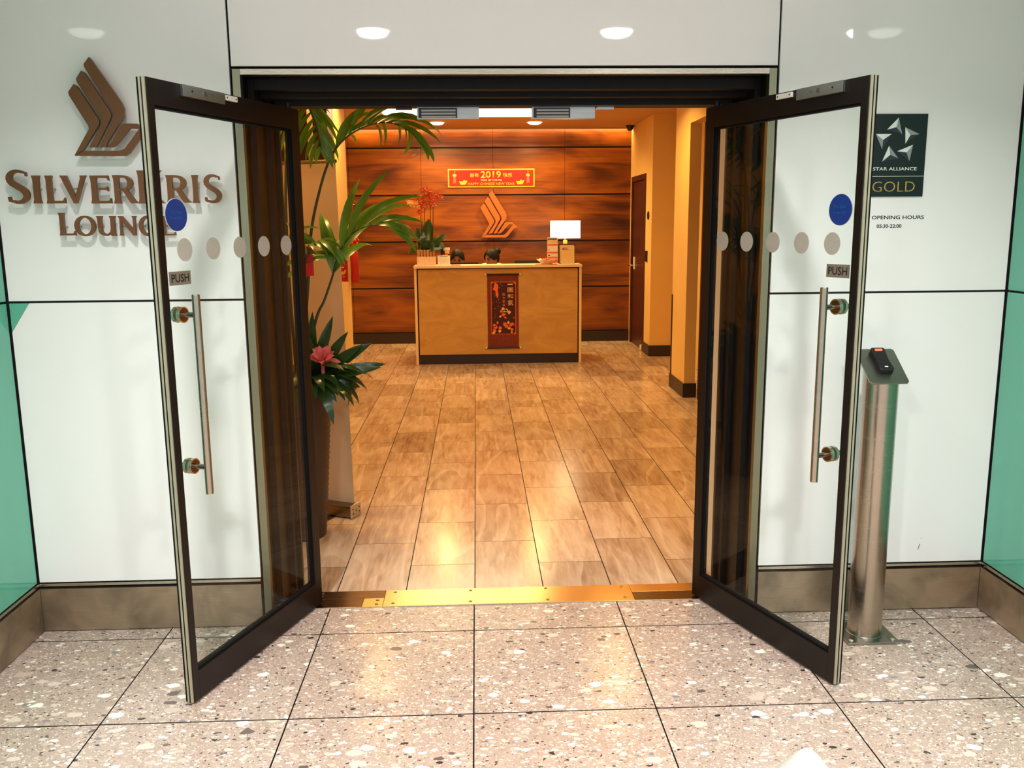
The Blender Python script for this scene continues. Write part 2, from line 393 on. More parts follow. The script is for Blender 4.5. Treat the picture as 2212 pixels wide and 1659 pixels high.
def text_data(s, mat, x0, x1, z0, z1, y, depth=0.001, bold=0.0, shear=0.0, keep=False):
    """A line of lettering fitted into the box x0..x1, z0..z1 at plane y, facing -y."""
    cu = bpy.data.curves.new('lettering', 'FONT'); cu.body = s; cu.size = 1.0; cu.extrude = 0.0; cu.offset = bold; cu.shear = shear; cu.resolution_u = 3
    o = bpy.data.objects.new('lettering', cu); COL.objects.link(o)
    bpy.context.view_layer.update()
    dg = bpy.context.evaluated_depsgraph_get(); me = bpy.data.meshes.new_from_object(o.evaluated_get(dg))
    bpy.data.objects.remove(o); bpy.data.curves.remove(cu)
    if not me.vertices: return me
    xs = [v.co.x for v in me.vertices]; ys = [v.co.y for v in me.vertices]
    ax, bx, ay, by = min(xs), max(xs), min(ys), max(ys)
    kx = (x1-x0)/max(1e-6, bx-ax); kz = (z1-z0)/max(1e-6, by-ay)
    if keep: kx = kz = min(kx, kz)
    for v in me.vertices: v.co = Vector((x0+(v.co.x-ax)*kx, y, z0+(v.co.y-ay)*kz))
    bm = bmesh.new(); bm.from_mesh(me); bmesh.ops.remove_doubles(bm, verts=bm.verts, dist=1e-6)
    r = bmesh.ops.extrude_face_region(bm, geom=bm.faces[:]); bmesh.ops.translate(bm, verts=[g for g in r['geom'] if isinstance(g, bmesh.types.BMVert)], vec=(0, -depth, 0))
    bmesh.ops.recalc_face_normals(bm, faces=bm.faces[:]); bm.to_mesh(me); bm.free()
    me.materials.clear(); me.materials.append(mat); return me
def text(name, s, mat, parent, x0, x1, z0, z1, y, **kw):
    o = bpy.data.objects.new(name, text_data(s, mat, x0, x1, z0, z1, y, **kw)); COL.objects.link(o); o.parent = parent; return o

def spline(pts, n=8):
    P = [Vector(p) for p in pts]; P = [P[0]*2-P[1]]+P+[P[-1]*2-P[-2]]; out = []
    for i in range(1, len(P)-2):
        for k in range(n):
            t = k/n; a, b, c, d = P[i-1:i+3]
            out.append(0.5*((2*b)+(c-a)*t+(2*a-5*b+4*c-d)*t*t+(3*b-a-3*c+d)*t**3))
    out.append(P[-2]); return out

XL, XR, XCL, XCR = -0.8374, 1.1484, -1.7066, 2.0784
XM = 0.1555
ZJ, ZS, ZL = 1.3017, 0.2025, 2.1314

# ================================================================== SETTING
# ---- terrazzo floor
fl = MB().box(-4.2, 4.8, -6.1, 0.145, -0.10, -0.010).build('floor', GROUT)
tag(fl, 'speckled pinkish terrazzo floor of large square tiles outside the doors', 'floor', kind='structure')
g = 0.0027
def tile_data(hx, hy, top, side):
    me = MB().box(-hx, hx, -hy, hy, -0.010, 0.0).data('tile', [top, side], smooth=False)
    for p in me.polygons:
        if abs(p.normal.z) < 0.5: p.material_index = 1      # grouted flanks
    return me
full = tile_data(0.3-0.0024, 0.3-0.0028, TERR, GROUT)
first = tile_data(0.3-0.0024, 0.1155, TERR, GROUT)
def add_data(name, me, parent, loc=(0, 0, 0)):
    o = bpy.data.objects.new(name, me); COL.objects.link(o); o.parent = parent; o.location = loc; return o
for c in range(-7, 8):
    for r in range(10): add_data('tile', full, fl, (0.3+0.6*c, -0.0954-0.3-0.6*r, 0))
    if -4 <= c <= 3: add_data('tile', first, fl, (0.3+0.6*c, 0.0228, 0))
# ---- lounge floor of limestone planks
ll = MB().box(-2.4, 2.7, 0.31, 8.7, -0.10, -0.008).build('floor_lounge', GROUTL)
tag(ll, 'veined beige limestone floor of staggered rectangular tiles inside the lounge', 'floor', kind='structure')
gp = 0.0016
pl = tile_data(0.15-0.0021, 0.3-gp, LIME, GROUTL)
cutm = {}
for c in range(-6, 9):
    x = 0.003+0.15+0.3*c
    y0 = 0.595 if c % 2 else 0.892
    y = y0-0.6
    while y < 8.55:
        a, b = max(y, 0.312), min(y+0.6, 8.58)
        if b-a > 0.59: add_data('tile', pl, ll, (x, y+0.3, 0))
        elif b-a > 0.02:
            key = round(b-a, 3)
            if key not in cutm: cutm[key] = tile_data(0.15-0.0021, (b-a)/2-gp, LIME, GROUTL)
            add_data('tile', cutm[key], ll, (x, (a+b)/2, 0))
        y += 0.6
# ---- threshold plate
th = thing('threshold_plate', 'brass-toned metal threshold strip screwed down across the doorway floor', 'threshold', (XM, 0.22, 0))
def tp(n, x0, x1, y0, y1, m): return MB().box(x0-XM+0.0008, x1-XM-0.0008, y0-0.22+0.0008, y1-0.22-0.0008, -0.004, 0.004).build(n, m, th, bevel=0.0008)
tp('cover_plate', -0.384, 0.681, 0.140, 0.306, BRASS)
tp('end_plate', -0.735, -0.384, 0.226, 0.306, BRASSD); tp('end_plate', -0.735, -0.470, 0.140, 0.226, BRASSD); tp('small_plate', -0.470, -0.384, 0.140, 0.226, BRASS)
tp('end_plate', 0.681, 1.045, 0.226, 0.306, BRASS); tp('end_plate', 0.681, 1.045, 0.140, 0.226, BRASSD)
tp('front_lip', -0.735, 1.045, 0.1365, 0.1405, SILVERH)
screw = None
for (sx, sy) in [(-0.342, 0.283), (-0.342, 0.169), (-0.016, 0.283), (-0.016, 0.169), (0.312, 0.286), (0.312, 0.168), (0.642, 0.283), (0.642, 0.170), (-0.41, 0.205), (-0.41, 0.165), (-0.655, 0.285), (-0.655, 0.255), (-0.66, 0.205), (-0.66, 0.165), (0.955, 0.285), (0.955, 0.262)]:
    if screw is None: screw = MB().lathe((0, 0, 0), [(0.0075, 0.0), (0.0075, 0.0012), (0.005, 0.002), (0.0022, 0.0012)], 12).data('screw', STEELP)
    add_data('screw', screw, th, (sx-XM, sy-0.22, 0.004))

# ---- front wall of white back-painted glass
PT = 0.012
wf = MB().box(XCL-0.02, XL-0.002, PT+0.001, 0.10, 0, CEIL_C).box(XR+0.002, XCR+0.02, PT+0.001, 0.10, 0, CEIL_C).box(XL-0.01, XR+0.01, PT+0.001, 0.10, ZL+0.002, CEIL_C).build('wall_front', BLACK)
tag(wf, 'white glossy glass-panelled wall around the open double doors', 'wall', kind='structure')
def panel(poly, mat=WHITE, name='panel'): return MB().prism(poly, 0.0, PT).build(name, mat, wf, bevel=0.0012)
J = 0.0040
panel([(XCL+0.006, ZJ+J), (XL-J, ZJ+J), (XL-J, CEIL_C), (XCL+0.006, CEIL_C)])
panel([(XCL+0.006, ZS), (XL-J, ZS), (XL-J, ZJ-J), (-1.628, ZJ-J), (XCL+0.006, 1.190)])
panel([(XCL+0.006, 1.1915), (-1.629, ZJ-J), (XCL+0.006, ZJ-J)], TEAL, 'corner_panel')
panel([(XL+J, ZL+J), (XR-J, ZL+J), (XR-J, CEIL_C), (XL+J, CEIL_C)])
panel([(XR+J, ZJ+J), (XCR-0.006, ZJ+J), (XCR-0.006, CEIL_C), (XR+J, CEIL_C)])
panel([(XR+J, ZS), (XCR-0.006, ZS), (XCR-0.006, ZJ-J), (XR+J, ZJ-J)])
sm = MB()
sm.prism([(1.806, 0.255), (1.8075, 0.254), (1.8115, 0.268), (1.815, 0.279), (1.8132, 0.280), (1.809, 0.268)], -0.0004, 0.001)
sm.prism([(1.8165, 0.300), (1.8175, 0.300), (1.8172, 0.3065), (1.8166, 0.3065)], -0.0004, 0.001); sm.build('scuff_mark', INK, wf, smooth=False)

def side_wall(name, x, sgn, label):
    """teal glass side wall: panels above and below the joint line, ending in a steel post"""
    xo = x+sgn*0.10
    wl = MB().box(min(x+sgn*0.0125, xo), max(x+sgn*0.0125, xo), -1.60, 0.0, 0, CEIL_C).build(name, BLACK)
    tag(wl, label, 'wall', kind='structure')
    for z0, z1 in ((ZS, ZJ-J), (ZJ+J, CEIL_C)):
        MB().box(min(x, x+sgn*PT), max(x, x+sgn*PT), -1.595, -0.008, z0, z1).build('panel', TEAL, wl, bevel=0.0012)
    return wl
side_wall('wall_left', XCL, -1, 'teal glossy glass side wall left of the lounge entrance')
side_wall('wall_right', XCR, 1, 'teal glossy glass side wall right of the lounge entrance')

def skirting(name, label, boxes, lips):
    b = thing(name, label, 'baseboard', kind='structure')
    for q in boxes: MB().box(*q).build('face_plate', BASEM, b, bevel=0.001)
    for q in lips: MB().box(*q).build('top_lip', SILVERH, b, bevel=0.0008)
    return b
ZB = 0.178
skirting('baseboard_front_left', 'bronze steel skirting below the white wall left of the doors', [(XCL+0.003, XL-0.003, -0.010, PT, 0.004, ZB)], [(XCL+0.003, XL-0.003, -0.006, PT, 0.188, ZS-0.004)])
skirting('baseboard_front_right', 'bronze steel skirting below the white wall right of the doors', [(XR+0.003, XCR-0.003, -0.010, PT, 0.004, ZB)], [(XR+0.003, XCR-0.003, -0.006, PT, 0.188, ZS-0.004)])
skirting('baseboard_left', 'bronze steel skirting along the left teal wall', [(XCL-PT, XCL+0.010, -1.6, -0.012, 0.004, ZB)], [(XCL-PT, XCL+0.006, -1.6, -0.008, 0.188, ZS-0.004)])
skirting('baseboard_right', 'bronze steel skirting along the right teal wall', [(XCR-0.010, XCR+PT, -1.6, -0.012, 0.004, ZB)], [(XCR-0.006, XCR+PT, -1.6, -0.008, 0.188, ZS-0.004)])

# ---- door surround: silver frame and stepped dark reveal
fr = thing('trim_1', 'satin silver frame edging the doorway opening', 'door frame', (XM, 0, 0), kind='structure')
hw = XR-XM  # 0.9929
for s in (-1, 1):
    a, b = sorted((s*(hw-0.006), s*(hw-0.034))); MB().box(a, b, -0.004, 0.030, 0.0, ZL-0.006).build('jamb_strip', JAMBS, fr, bevel=0.001)
MB().box(-(hw-0.034), hw-0.034, -0.004, 0.030, ZL-0.026, ZL-0.006).build('head_strip', SILVERH, fr, bevel=0.001)
rv = thing('trim_2', 'stepped dark bronze reveal lining the doorway', 'door frame', (XM, 0.16, 0), kind='structure')
def rbox(n, s, xa, xb, ya, yb, za, zb):
    a, b = sorted((s*xa, s*xb)); return MB().box(a, b, ya-0.16, yb-0.16, za, zb).build(n, BRONZE, rv, bevel=0.0015)
for s in (-1, 1):
    rbox('jamb_step', s, 0.9579, 0.9929, 0.031, 0.090, 0, ZL-0.012)
    rbox('jamb_step', s, 0.935, 0.9929, 0.0905, 0.240, 0, ZL-0.012)
    rbox('jamb_step', s, 0.912, 0.9929, 0.2405, 0.298, 0, ZL-0.012)
    rbox('jamb_post', s, 0.895, 0.9929, 0.2985, 0.328, 0, ZL-0.012)
for (ya, yb, za, hx_) in ((0.031, 0.0895, 2.105, 0.9575), (0.0900, 0.165, 2.066, 0.9345), (0.1655, 0.235, 2.048, 0.9345), (0.2355, 0.328, 2.027, 0.8945)):
    rbox('head_step', 1, -hx_, hx_, ya, yb, za, ZL-0.012)
MB().box(-0.9929, 0.9929, 0.0, 0.20, ZL-0.010, 2.36).build('head_infill', BRONZE, rv)

# ---- corridor ceiling
cc = MB().box(-4.2, 4.8, -6.1, 0.10, CEIL_C, CEIL_C+0.08).build('ceiling', CEILW)
tag(cc, 'plain white ceiling of the concourse before the lounge', 'ceiling', kind='structure')

# ---- lounge shell
def struct(name, mb, mat, label, cat='wall', bevel=0.0): return tag(mb.build(name, mat, None, bevel=bevel), label, cat, kind='structure')
struct('wall_entrance', MB().box(-2.4, -0.862, 0.330, 0.86, 0, CEIL_L).box(1.070, 2.7, 0.330, 0.51, 0, CEIL_L).box(-0.862, 1.070, 0.330, 0.51, 2.15, CEIL_L), CREAM, 'cream plaster wall on the lounge side of the entrance')
struct('ceiling_lounge', MB().box(-2.4, 2.7, 0.330, 8.75, CEIL_L, CEIL_L+0.1), CEILM, 'warm ochre ceiling of the lounge', 'ceiling')
# back wall: veneer panels on a dark backing
wb = struct('wall_back', MB().box(-2.4, 2.7, 8.52, 8.70, 0, CEIL_L), BLACK, 'figured orange-brown wood veneer wall behind the reception desk')
zr = [0.142, 0.741, 1.352, 1.953, 2.555, CEIL_L-0.002]; xe = [-2.40, -1.611, -0.671, 0.2695, 1.210, 2.150, 2.6]
for i in range(len(xe)-1):
    for j in range(5):
        MB().box(xe[i]+0.0018, xe[i+1]-0.0018, 8.50, 8.519, zr[j]+0.010, zr[j+1]-0.010 if j < 4 else zr[j+1]).build('panel', WOODW, wb, bevel=0.0015)
struct('baseboard_back', MB().box(-2.4, 2.5, 8.488, 8.519, 0, 0.142), SKIRT, 'black-brown skirting under the wood veneer wall', 'baseboard', 0.002)
# right side
struct('wall_right_alcove', MB().box(2.085, 2.6, 7.05, 7.42, 0, CEIL_L).box(2.085, 2.6, 7.42, 8.38, 2.16, CEIL_L).box(2.085, 2.6, 8.38, 8.50, 0, CEIL_L).box(2.16, 2.6, 7.42, 8.38, 0, 2.16), YELLOW, 'ochre wall beside the wood veneer holding a dark wooden door')
struct('wall_right_side', MB().box(2.42, 2.7, 0.51, 7.05, 0, CEIL_L), YELLOW, 'ochre side wall set back behind the right pier')
struct('wall_right_pier', MB().box(1.905, 2.005, 4.50, 5.06, 0, CEIL_L).box(1.905, 2.005, 0.51, 4.50, 2.42, CEIL_L), YELLOW, 'ochre wall pier with an opening beside the right glass door')
struct('baseboard_right', MB().box(1.893, 2.017, 4.488, 5.072, 0, 0.13), SKIRT, 'black-brown skirting around the right ochre pier', 'baseboard', 0.002)
struct('baseboard_alcove', MB().box(2.073, 2.42, 7.038, 7.05, 0, 0.13).box(2.073, 2.085, 7.05, 7.40, 0, 0.13), SKIRT, 'black-brown skirting below the wall by the wooden door', 'baseboard', 0.002)
struct('trim_3', MB().box(1.899, 1.905, 5.030, 5.062, 0.13, 0.90), BLKPL, 'thin black corner strip on the right ochre pier', 'trim')
struct('trim_4', MB().box(2.010, 2.060, 3.00, 4.43, 0, 2.42), DKWOOD, 'dark wood panel inside the opening of the right pier', 'trim', 0.002)
# left side
struct('wall_left_column', MB().box(-1.62, -1.172, 4.55, 5.20, 0, CEIL_L), YELLOW, 'ochre column behind the palm on the left side of the lounge')
struct('baseboard_column', MB().box(-1.63, -1.160, 4.538, 5.212, 0, 0.13), SKIRT, 'black-brown skirting around the left ochre column', 'baseboard', 0.002)
struct('wall_left_rear', MB().box(-2.4, -1.78, 5.20, 8.50, 0, CEIL_L), YELLOW, 'ochre wall behind the left column')
struct('wall_left_side', MB().box(-2.4, -2.05, 0.86, 5.20, 0, CEIL_L), BACKLIT, 'lit cream wall behind the slatted timber screen')
# slatted screen beside the column
ss = thing('timber_screen', 'dark timber screen of upright slats behind the palm and the pull-up banner', 'screen', (-1.60, 4.30, 0))
for k in range(8):
    MB().box(0.245-0.098*k-0.070, 0.245-0.098*k, -0.012, 0.012, 0.06, 2.72).build('slat', DKWOOD, ss, bevel=0.002)
MB().box(-0.50, 0.2995, -0.018, 0.018, 0, 0.06).build('bottom_rail', DKWOOD, ss, bevel=0.003)
MB().box(-0.50, 0.2995, -0.018, 0.018, 2.72, CEIL_L).build('top_rail', DKWOOD, ss, bevel=0.003)
MB().box(0.30, 0.420, -0.05, 0.245, 0.0, CEIL_L).build('end_post', DKWOOD, ss, bevel=0.003)
# ---- dark wooden door in the alcove wall
d3 = thing('door_3', 'dark red-brown wooden door with steel lever in the ochre wall', 'door', (2.085, 7.90, 0), kind='structure')
MB().box(0.01, 0.055, -0.42, 0.42, 0.006, 2.09).build('leaf', DKWOOD, d3, bevel=0.002)
for q in ((-0.012, 0.07, -0.479, -0.424, 0, 2.16), (-0.012, 0.07, 0.424, 0.479, 0, 2.16), (-0.012, 0.07, -0.424, 0.424, 2.095, 2.16)): MB().box(*q).build('frame', DKWOOD, d3, bevel=0.002)
MB().box(0.004, 0.0098, -0.415, -0.385, 0.15, 2.02).build('edge_strip', OFFW, d3)
hp = MB().box(0.0, 0.0098, 0.245, 0.33, 0.98, 1.14).build('handle_plate', WHTPL, d3, bevel=0.002)
MB().tube([(0.002, 0.29, 1.03), (-0.04, 0.29, 1.03), (-0.052, 0.31, 1.03), (-0.052, 0.40, 1.03)], 0.010, 10).build('lever', CHROME, hp)
MB().box(-0.02, 0.0095, -0.40, -0.33, 0.012, 0.07).build('door_stop', OFFW, d3, bevel=0.003)
pp = MB().lathe((0, 0, 0), [(0.05, 0.0), (0.05, 0.008), (0.044, 0.011)], 24).build('wall_disc', BLKPL); pp.location = (2.085, 7.24, 1.66); pp.rotation_euler = (0, -PI/2, 0)
tag(pp, 'small black round plate on the ochre wall above the switch', 'plate')
sw = MB().box(-0.016, 0, -0.045, 0.045, -0.065, 0.065).build('wall_switch', BLKPL, bevel=0.004); sw.location = (2.085, 7.30, 1.18); tag(sw, 'black switch box on the ochre wall beside the wooden door', 'switch')
cv = thing('dome_camera', 'small black dome camera on the ceiling in the back right corner', 'camera', (2.02, 8.25, CEIL_L))
MB().lathe((0, 0, 0), [(0.055, 0.0), (0.055, -0.02), (0.05, -0.025)][::-1], 24).build('mount', BLKPL, cv)
MB().sphere((0, 0, -0.025), 0.043, 20, 12).build('dome', BLKPL, cv)

# ================================================================== GLASS DOORS
def glass_door(name, label, hinge, free, side):
    """origin: pivot corner of the seen face; local x runs to the free edge; side=+1: the seen face looks to local +y, -1: to -y"""
    dx, dy = free[0]-hinge[0], free[1]-hinge[1]; L = math.hypot(dx, dy); rz = math.atan2(dy, dx)
    d = thing(name, label, 'door', (hinge[0], hinge[1], 0), rz, kind='structure')
    T, zb, zt = 0.034, 0.010, 2.007
    def dbox(n, x0, x1, ya, yb, z0, z1, m, par=None, bevel=0.0, smooth=True):
        a, b = sorted((side*ya, side*yb)); return MB().box(x0, x1, a, b, z0, z1).build(n, m, par or d, bevel=bevel, smooth=smooth)
    def dcyl(n, x, z, ya, yb, r, m, par=None, k=20): return MB().cyl((x, side*ya, z), (x, side*yb, z), r, n=k).build(n, m, par or d)
    xi, xf = 0.0500, L-0.032
    dbox('free_stile', xf, L-0.004, -T, 0, zb, zt, DOORM, bevel=0.0015); dbox('hinge_stile', 0, xi, -T, 0, zb, zt, DOORM, bevel=0.0015)
    dbox('bottom_rail', xi+0.0002, xf-0.0002, -T, 0, zb, 0.110, DOORM, bevel=0.0015); dbox('top_rail', xi+0.0002, xf-0.0002, -T, 0, 1.930, zt, DOORM, bevel=0.0015)
    G0, G1 = -0.022, -0.012
    dbox('glass_pane', xi+0.0003, xf-0.0003, G0, G1, 0.1105, 1.9295, GLASS, smooth=False)
    for q in ((xi+0.0004, xi+0.007, 0.111, 1.929), (xf-0.007, xf-0.0004, 0.111, 1.929)): dbox('glazing_bead', q[0], q[1], -0.029, -0.006, q[2], q[3], SEAL)
    for q in ((0.111, 0.118), (1.923, 1.929)): dbox('glazing_bead', xi+0.0072, xf-0.0072, -0.029, -0.006, q[0], q[1], SEAL)
    for a, b, m in ((-0.033, -0.027, SEAL), (-0.0265, -0.019, EDGEM), (-0.0185, -0.0145, SEAL), (-0.014, -0.004, EDGEM)):
        dbox('edge_strip' if m is EDGEM else 'edge_seal', L-0.0038, L, a, b, zb, zt, m)
    for (g, o) in ((G1, 1), (G0, -1)):                               # pull handle on each face
        yb_ = g+o*0.060
        h = MB().cyl((0.738, side*yb_, 0.712), (0.738, side*yb_, 1.362), 0.0125, n=36).build('pull_handle', STEEL, d, bevel=0.001)
        for z in (0.801, 1.297):
            dcyl('stand_off', 0.738, z, g+o*0.011, yb_-o*0.010, 0.0090, STEEL, h, 16)
            dcyl('rosette', 0.738, z, g+o*0.0003, g+o*0.0105, 0.026, CHROME, h, 28); dcyl('rosette_cap', 0.738, z, g+o*0.0106, g+o*0.0111, 0.022, BRASSD, h, 28)
    def face_disc(n, x, z, r, m, y0, th, par=None):
        a, b = sorted((side*y0, side*(y0+th))); return MB().disc((x, a, z), r, 36, t=b-a).build(n, m, par or d, smooth=False)
    for q in (0.115, 0.261, 0.407, 0.554, 0.698): face_disc('frosted_dot', q, 1.500, 0.0365, DOT, G1+0.0002, 0.0006)
    st = face_disc('round_sticker', 0.728, 1.608, 0.0495, BLUE, G1+0.0009, 0.0022); face_disc('sticker_rim', 0.7295, 1.6085, 0.0505, WHTPL, G1+0.0002, 0.0006, st)
    def face_text(n, tx, m, par, xc, wd, z0, z1, y, **kw):
        me = text_data(tx, m, -wd/2, wd/2, z0, z1, 0.0, depth=0.0004, **kw)
        for v in me.vertices:
            if side > 0: v.co = Vector((xc-v.co.x, y-v.co.y, v.co.z))
            else: v.co = Vector((xc+v.co.x, -y+v.co.y, v.co.z))
        me.update(); return add_data(n, me, par)
    face_text('print', 'Fire door', BLUET, st, 0.728, 0.052, 1.612, 1.624, G1+0.0032); face_text('print', 'keep shut', BLUET, st, 0.728, 0.058, 1.592, 1.604, G1+0.0032)
    ps = dbox('push_sign', 0.680, 0.782, G1+0.0002, G1+0.0016, 1.391, 1.434, PUSHM, bevel=0.0005)
    face_text('lettering', 'PUSH', INK, ps, 0.731, 0.084, 1.400, 1.426, G1+0.0017, bold=0.015)
    ar = dbox('armature_plate', 0.470 if side > 0 else 0.520, 0.680 if side > 0 else 0.731, 0.0003, 0.012, 1.970, 2.006, ALU, bevel=0.0012); xa = 0.575 if side > 0 else 0.625
    dcyl('bolt', xa, 1.988, 0.0121, 0.0145, 0.0085, STEELP, ar, 16); dcyl('bolt', xa-0.035, 1.989, 0.0121, 0.0130, 0.004, STEELP, ar, 12); dcyl('bolt', xa+0.062, 1.989, 0.0121, 0.0130, 0.0035, INK, ar, 12)
    c0, c1 = (0.398, 0.464) if side > 0 else (0.416, 0.493)
    ct = dbox('door_contact', c0, c1, 0.0003, 0.010, 1.985, 2.002, WHTPL, bevel=0.0012)
    for xx in (c0+0.009, c1-0.009): dcyl('screw', xx, 1.9935, 0.0101, 0.0107, 0.0028, INK, ct, 10)
    MB().cyl((0.045, -side*T/2, zt-0.02), (0.045, -side*T/2, 2.026), 0.011, n=16).build('pivot', DOORM, d); MB().cyl((0.045, -side*T/2, 0.004), (0.045, -side*T/2, 0.03), 0.013, n=16).build('pivot', STEELP, d)
    return d
glass_door('door_1', 'left glass door leaf in dark bronze frame, standing open outwards', (-0.638, 0.183), (-0.930, -0.597), 1)
glass_door('door_2', 'right glass door leaf in dark bronze frame, standing open outwards', (0.930, 0.178), (1.230, -0.597), -1)

# ---- magnetic locks under the door head
def mag_lock(label, x0, x1, xs):
    t = thing('magnetic_lock', label, 'lock', ((x0+x1)/2, 0.290, 2.027), group='magnetic locks under the door head')
    xm = (x0+x1)/2
    MB().box(x0-xm, x1-xm, -0.02, 0.02, -0.046, -0.0002).build('housing', ALU, t, bevel=0.0012)
    a, b = x0-xm+0.006, xs-xm-0.004
    MB().box(a, b, -0.0215, -0.0201, -0.043, -0.004).build('magnet_face', BLKPL, t)
    for z in (-0.014, -0.026, -0.038): MB().box(a+0.012, b-0.006, -0.0228, -0.0216, z-0.0035, z+0.0035).build('pole_bar', STEELP, t)
    return t
mag_lock('aluminium magnetic lock with black slots under door head, left one', -0.193, 0.051, -0.031)
mag_lock('aluminium magnetic lock with black slots under door head, right one', 0.260, 0.510, 0.415)
b = MB().box(-0.2755, -0.212, 0.27, 0.29, 2.0172, 2.0268).build('door_sensor', BLKPL, bevel=0.001); tag(b, 'small dark contact box under the door head left of the locks', 'sensor')
b = MB().box(0.517, 0.585, 0.27, 0.29, 2.0152, 2.0268).build('door_sensor', ALU, bevel=0.001); tag(b, 'small pale contact box under the door head right of the locks', 'sensor')

# ================================================================== WALL SIGNS OUTSIDE
BIRD = dict(
 A=[(-1.3737, 2.0702), (-1.3958, 2.0431), (-1.3942, 2.0304), (-1.3369, 1.926), (-1.336, 1.9158), (-1.3948, 1.8236), (-1.3576, 1.8443), (-1.2972, 1.9295), (-1.2947, 1.9424), (-1.2993, 1.9538), (-1.3623, 2.0629)],
 B=[(-1.344, 2.1153), (-1.3641, 2.0883), (-1.363, 2.0756), (-1.2897, 1.9506), (-1.2884, 1.9387), (-1.2928, 1.9272), (-1.3409, 1.8521), (-1.3122, 1.852), (-1.2551, 1.95), (-1.2507, 1.9624), (-1.255, 1.9775), (-1.3321, 2.1089)],
 C=[(-1.3129, 2.161), (-1.3048, 2.1529), (-1.2127, 2.0071), (-1.2039, 1.9842), (-1.208, 1.9576), (-1.2693, 1.874), (-1.2792, 1.8527), (-1.3052, 1.8519), (-1.249, 1.9454), (-1.2435, 1.9591), (-1.2477, 1.9752), (-1.3325, 2.1242), (-1.3342, 2.1359)],
 D=[(-1.2787, 1.8527), (-1.2602, 1.8702), (-1.2223, 1.9283), (-1.2085, 1.936), (-1.1618, 1.9345), (-1.1558, 1.9250), (-1.1284, 1.9035), (-1.1310, 1.8930), (-1.1437, 1.8920), (-1.1550, 1.8840), (-1.1965, 1.8332), (-1.2137, 1.8213), (-1.3948, 1.8236), (-1.3578, 1.8429), (-1.2330, 1.8423), (-1.2158, 1.8500), (-1.1780, 1.8945), (-1.1620, 1.9150), (-1.1895, 1.9168), (-1.2085, 1.8960), (-1.2433, 1.859), (-1.2581, 1.8517)])
def inset(P, d):
    a = sum(P[i][0]*P[(i+1) % len(P)][1]-P[(i+1) % len(P)][0]*P[i][1] for i in range(len(P)))
    if a < 0: P = P[::-1]
    out = []
    for i in range(len(P)):
        p0, p, p1 = Vector(P[i-1]), Vector(P[i]), Vector(P[(i+1) % len(P)])
        e0, e1 = (p-p0).normalized(), (p1-p).normalized(); n0, n1 = Vector((-e0.y, e0.x)), Vector((-e1.y, e1.x)); n = (n0+n1)
        n = n.normalized()*min(2.0, 1/max(0.5, n.normalized().dot(n0))) if n.length > 1e-6 else n0
        out.append(tuple(p+n*d))
    return out
def emblem(name, label, loc, k, mat, th, stand, flip=1):
    cx, cz = -1.275, 1.990
    t = thing(name, label, 'emblem', loc)
    for key, n in (('A', 'feather'), ('B', 'feather'), ('C', 'feather'), ('D', 'head')):
        P = inset([((x-cx)*k, (z-cz)*k) for x, z in BIRD[key]], 0.0012*k)
        MB().prism(P, -stand-th, -stand).build(n, mat, t, bevel=0.001*k)
    for x, z in ((-1.345, 1.99), (-1.30, 1.99), (-1.235, 2.0), (-1.30, 1.832)):
        MB().cyl(((x-cx)*k, -stand, (z-cz)*k), ((x-cx)*k, 0, (z-cz)*k), 0.004*k, n=8).build('standoff_pin', STEELP, t)
    return t
emblem('bird_emblem', 'bronze stylised bird emblem with three swept feathers on the white wall', (-1.275, 0, 1.990), 1.0, SIGNBR, 0.014, 0.030)

# flared roman capitals built from tapering strokes (unit box, baseline 0, height 1)
def arc(cx, cz, rx, rz, a0, a1, n): return [(cx+rx*math.cos(math.radians(a0+(a1-a0)*k/n)), cz+rz*math.sin(math.radians(a0+(a1-a0)*k/n))) for k in range(n+1)]
W = 0.17
def stem(x, w=W, z0=0.0, z1=1.0): return ('poly', [(x-w*0.68, z0), (x-w*0.5, z0+0.14), (x-w*0.46, (z0+z1)/2), (x-w*0.5, z1-0.14), (x-w*0.68, z1), (x+w*0.68, z1), (x+w*0.5, z1-0.14), (x+w*0.46, (z0+z1)/2), (x+w*0.5, z0+0.14), (x+w*0.68, z0)])
def arm(x0, x1, z, h=0.085, up=0, dn=0): return ('poly', [(x0, z-h/2), (x1-0.06, z-h/2-0.0), (x1, z-h/2-dn), (x1-0.015, z+h/2+up), (x1-0.08, z+h/2), (x0, z+h/2)])
def bowl(pts, ws): return ('stroke', pts, ws)
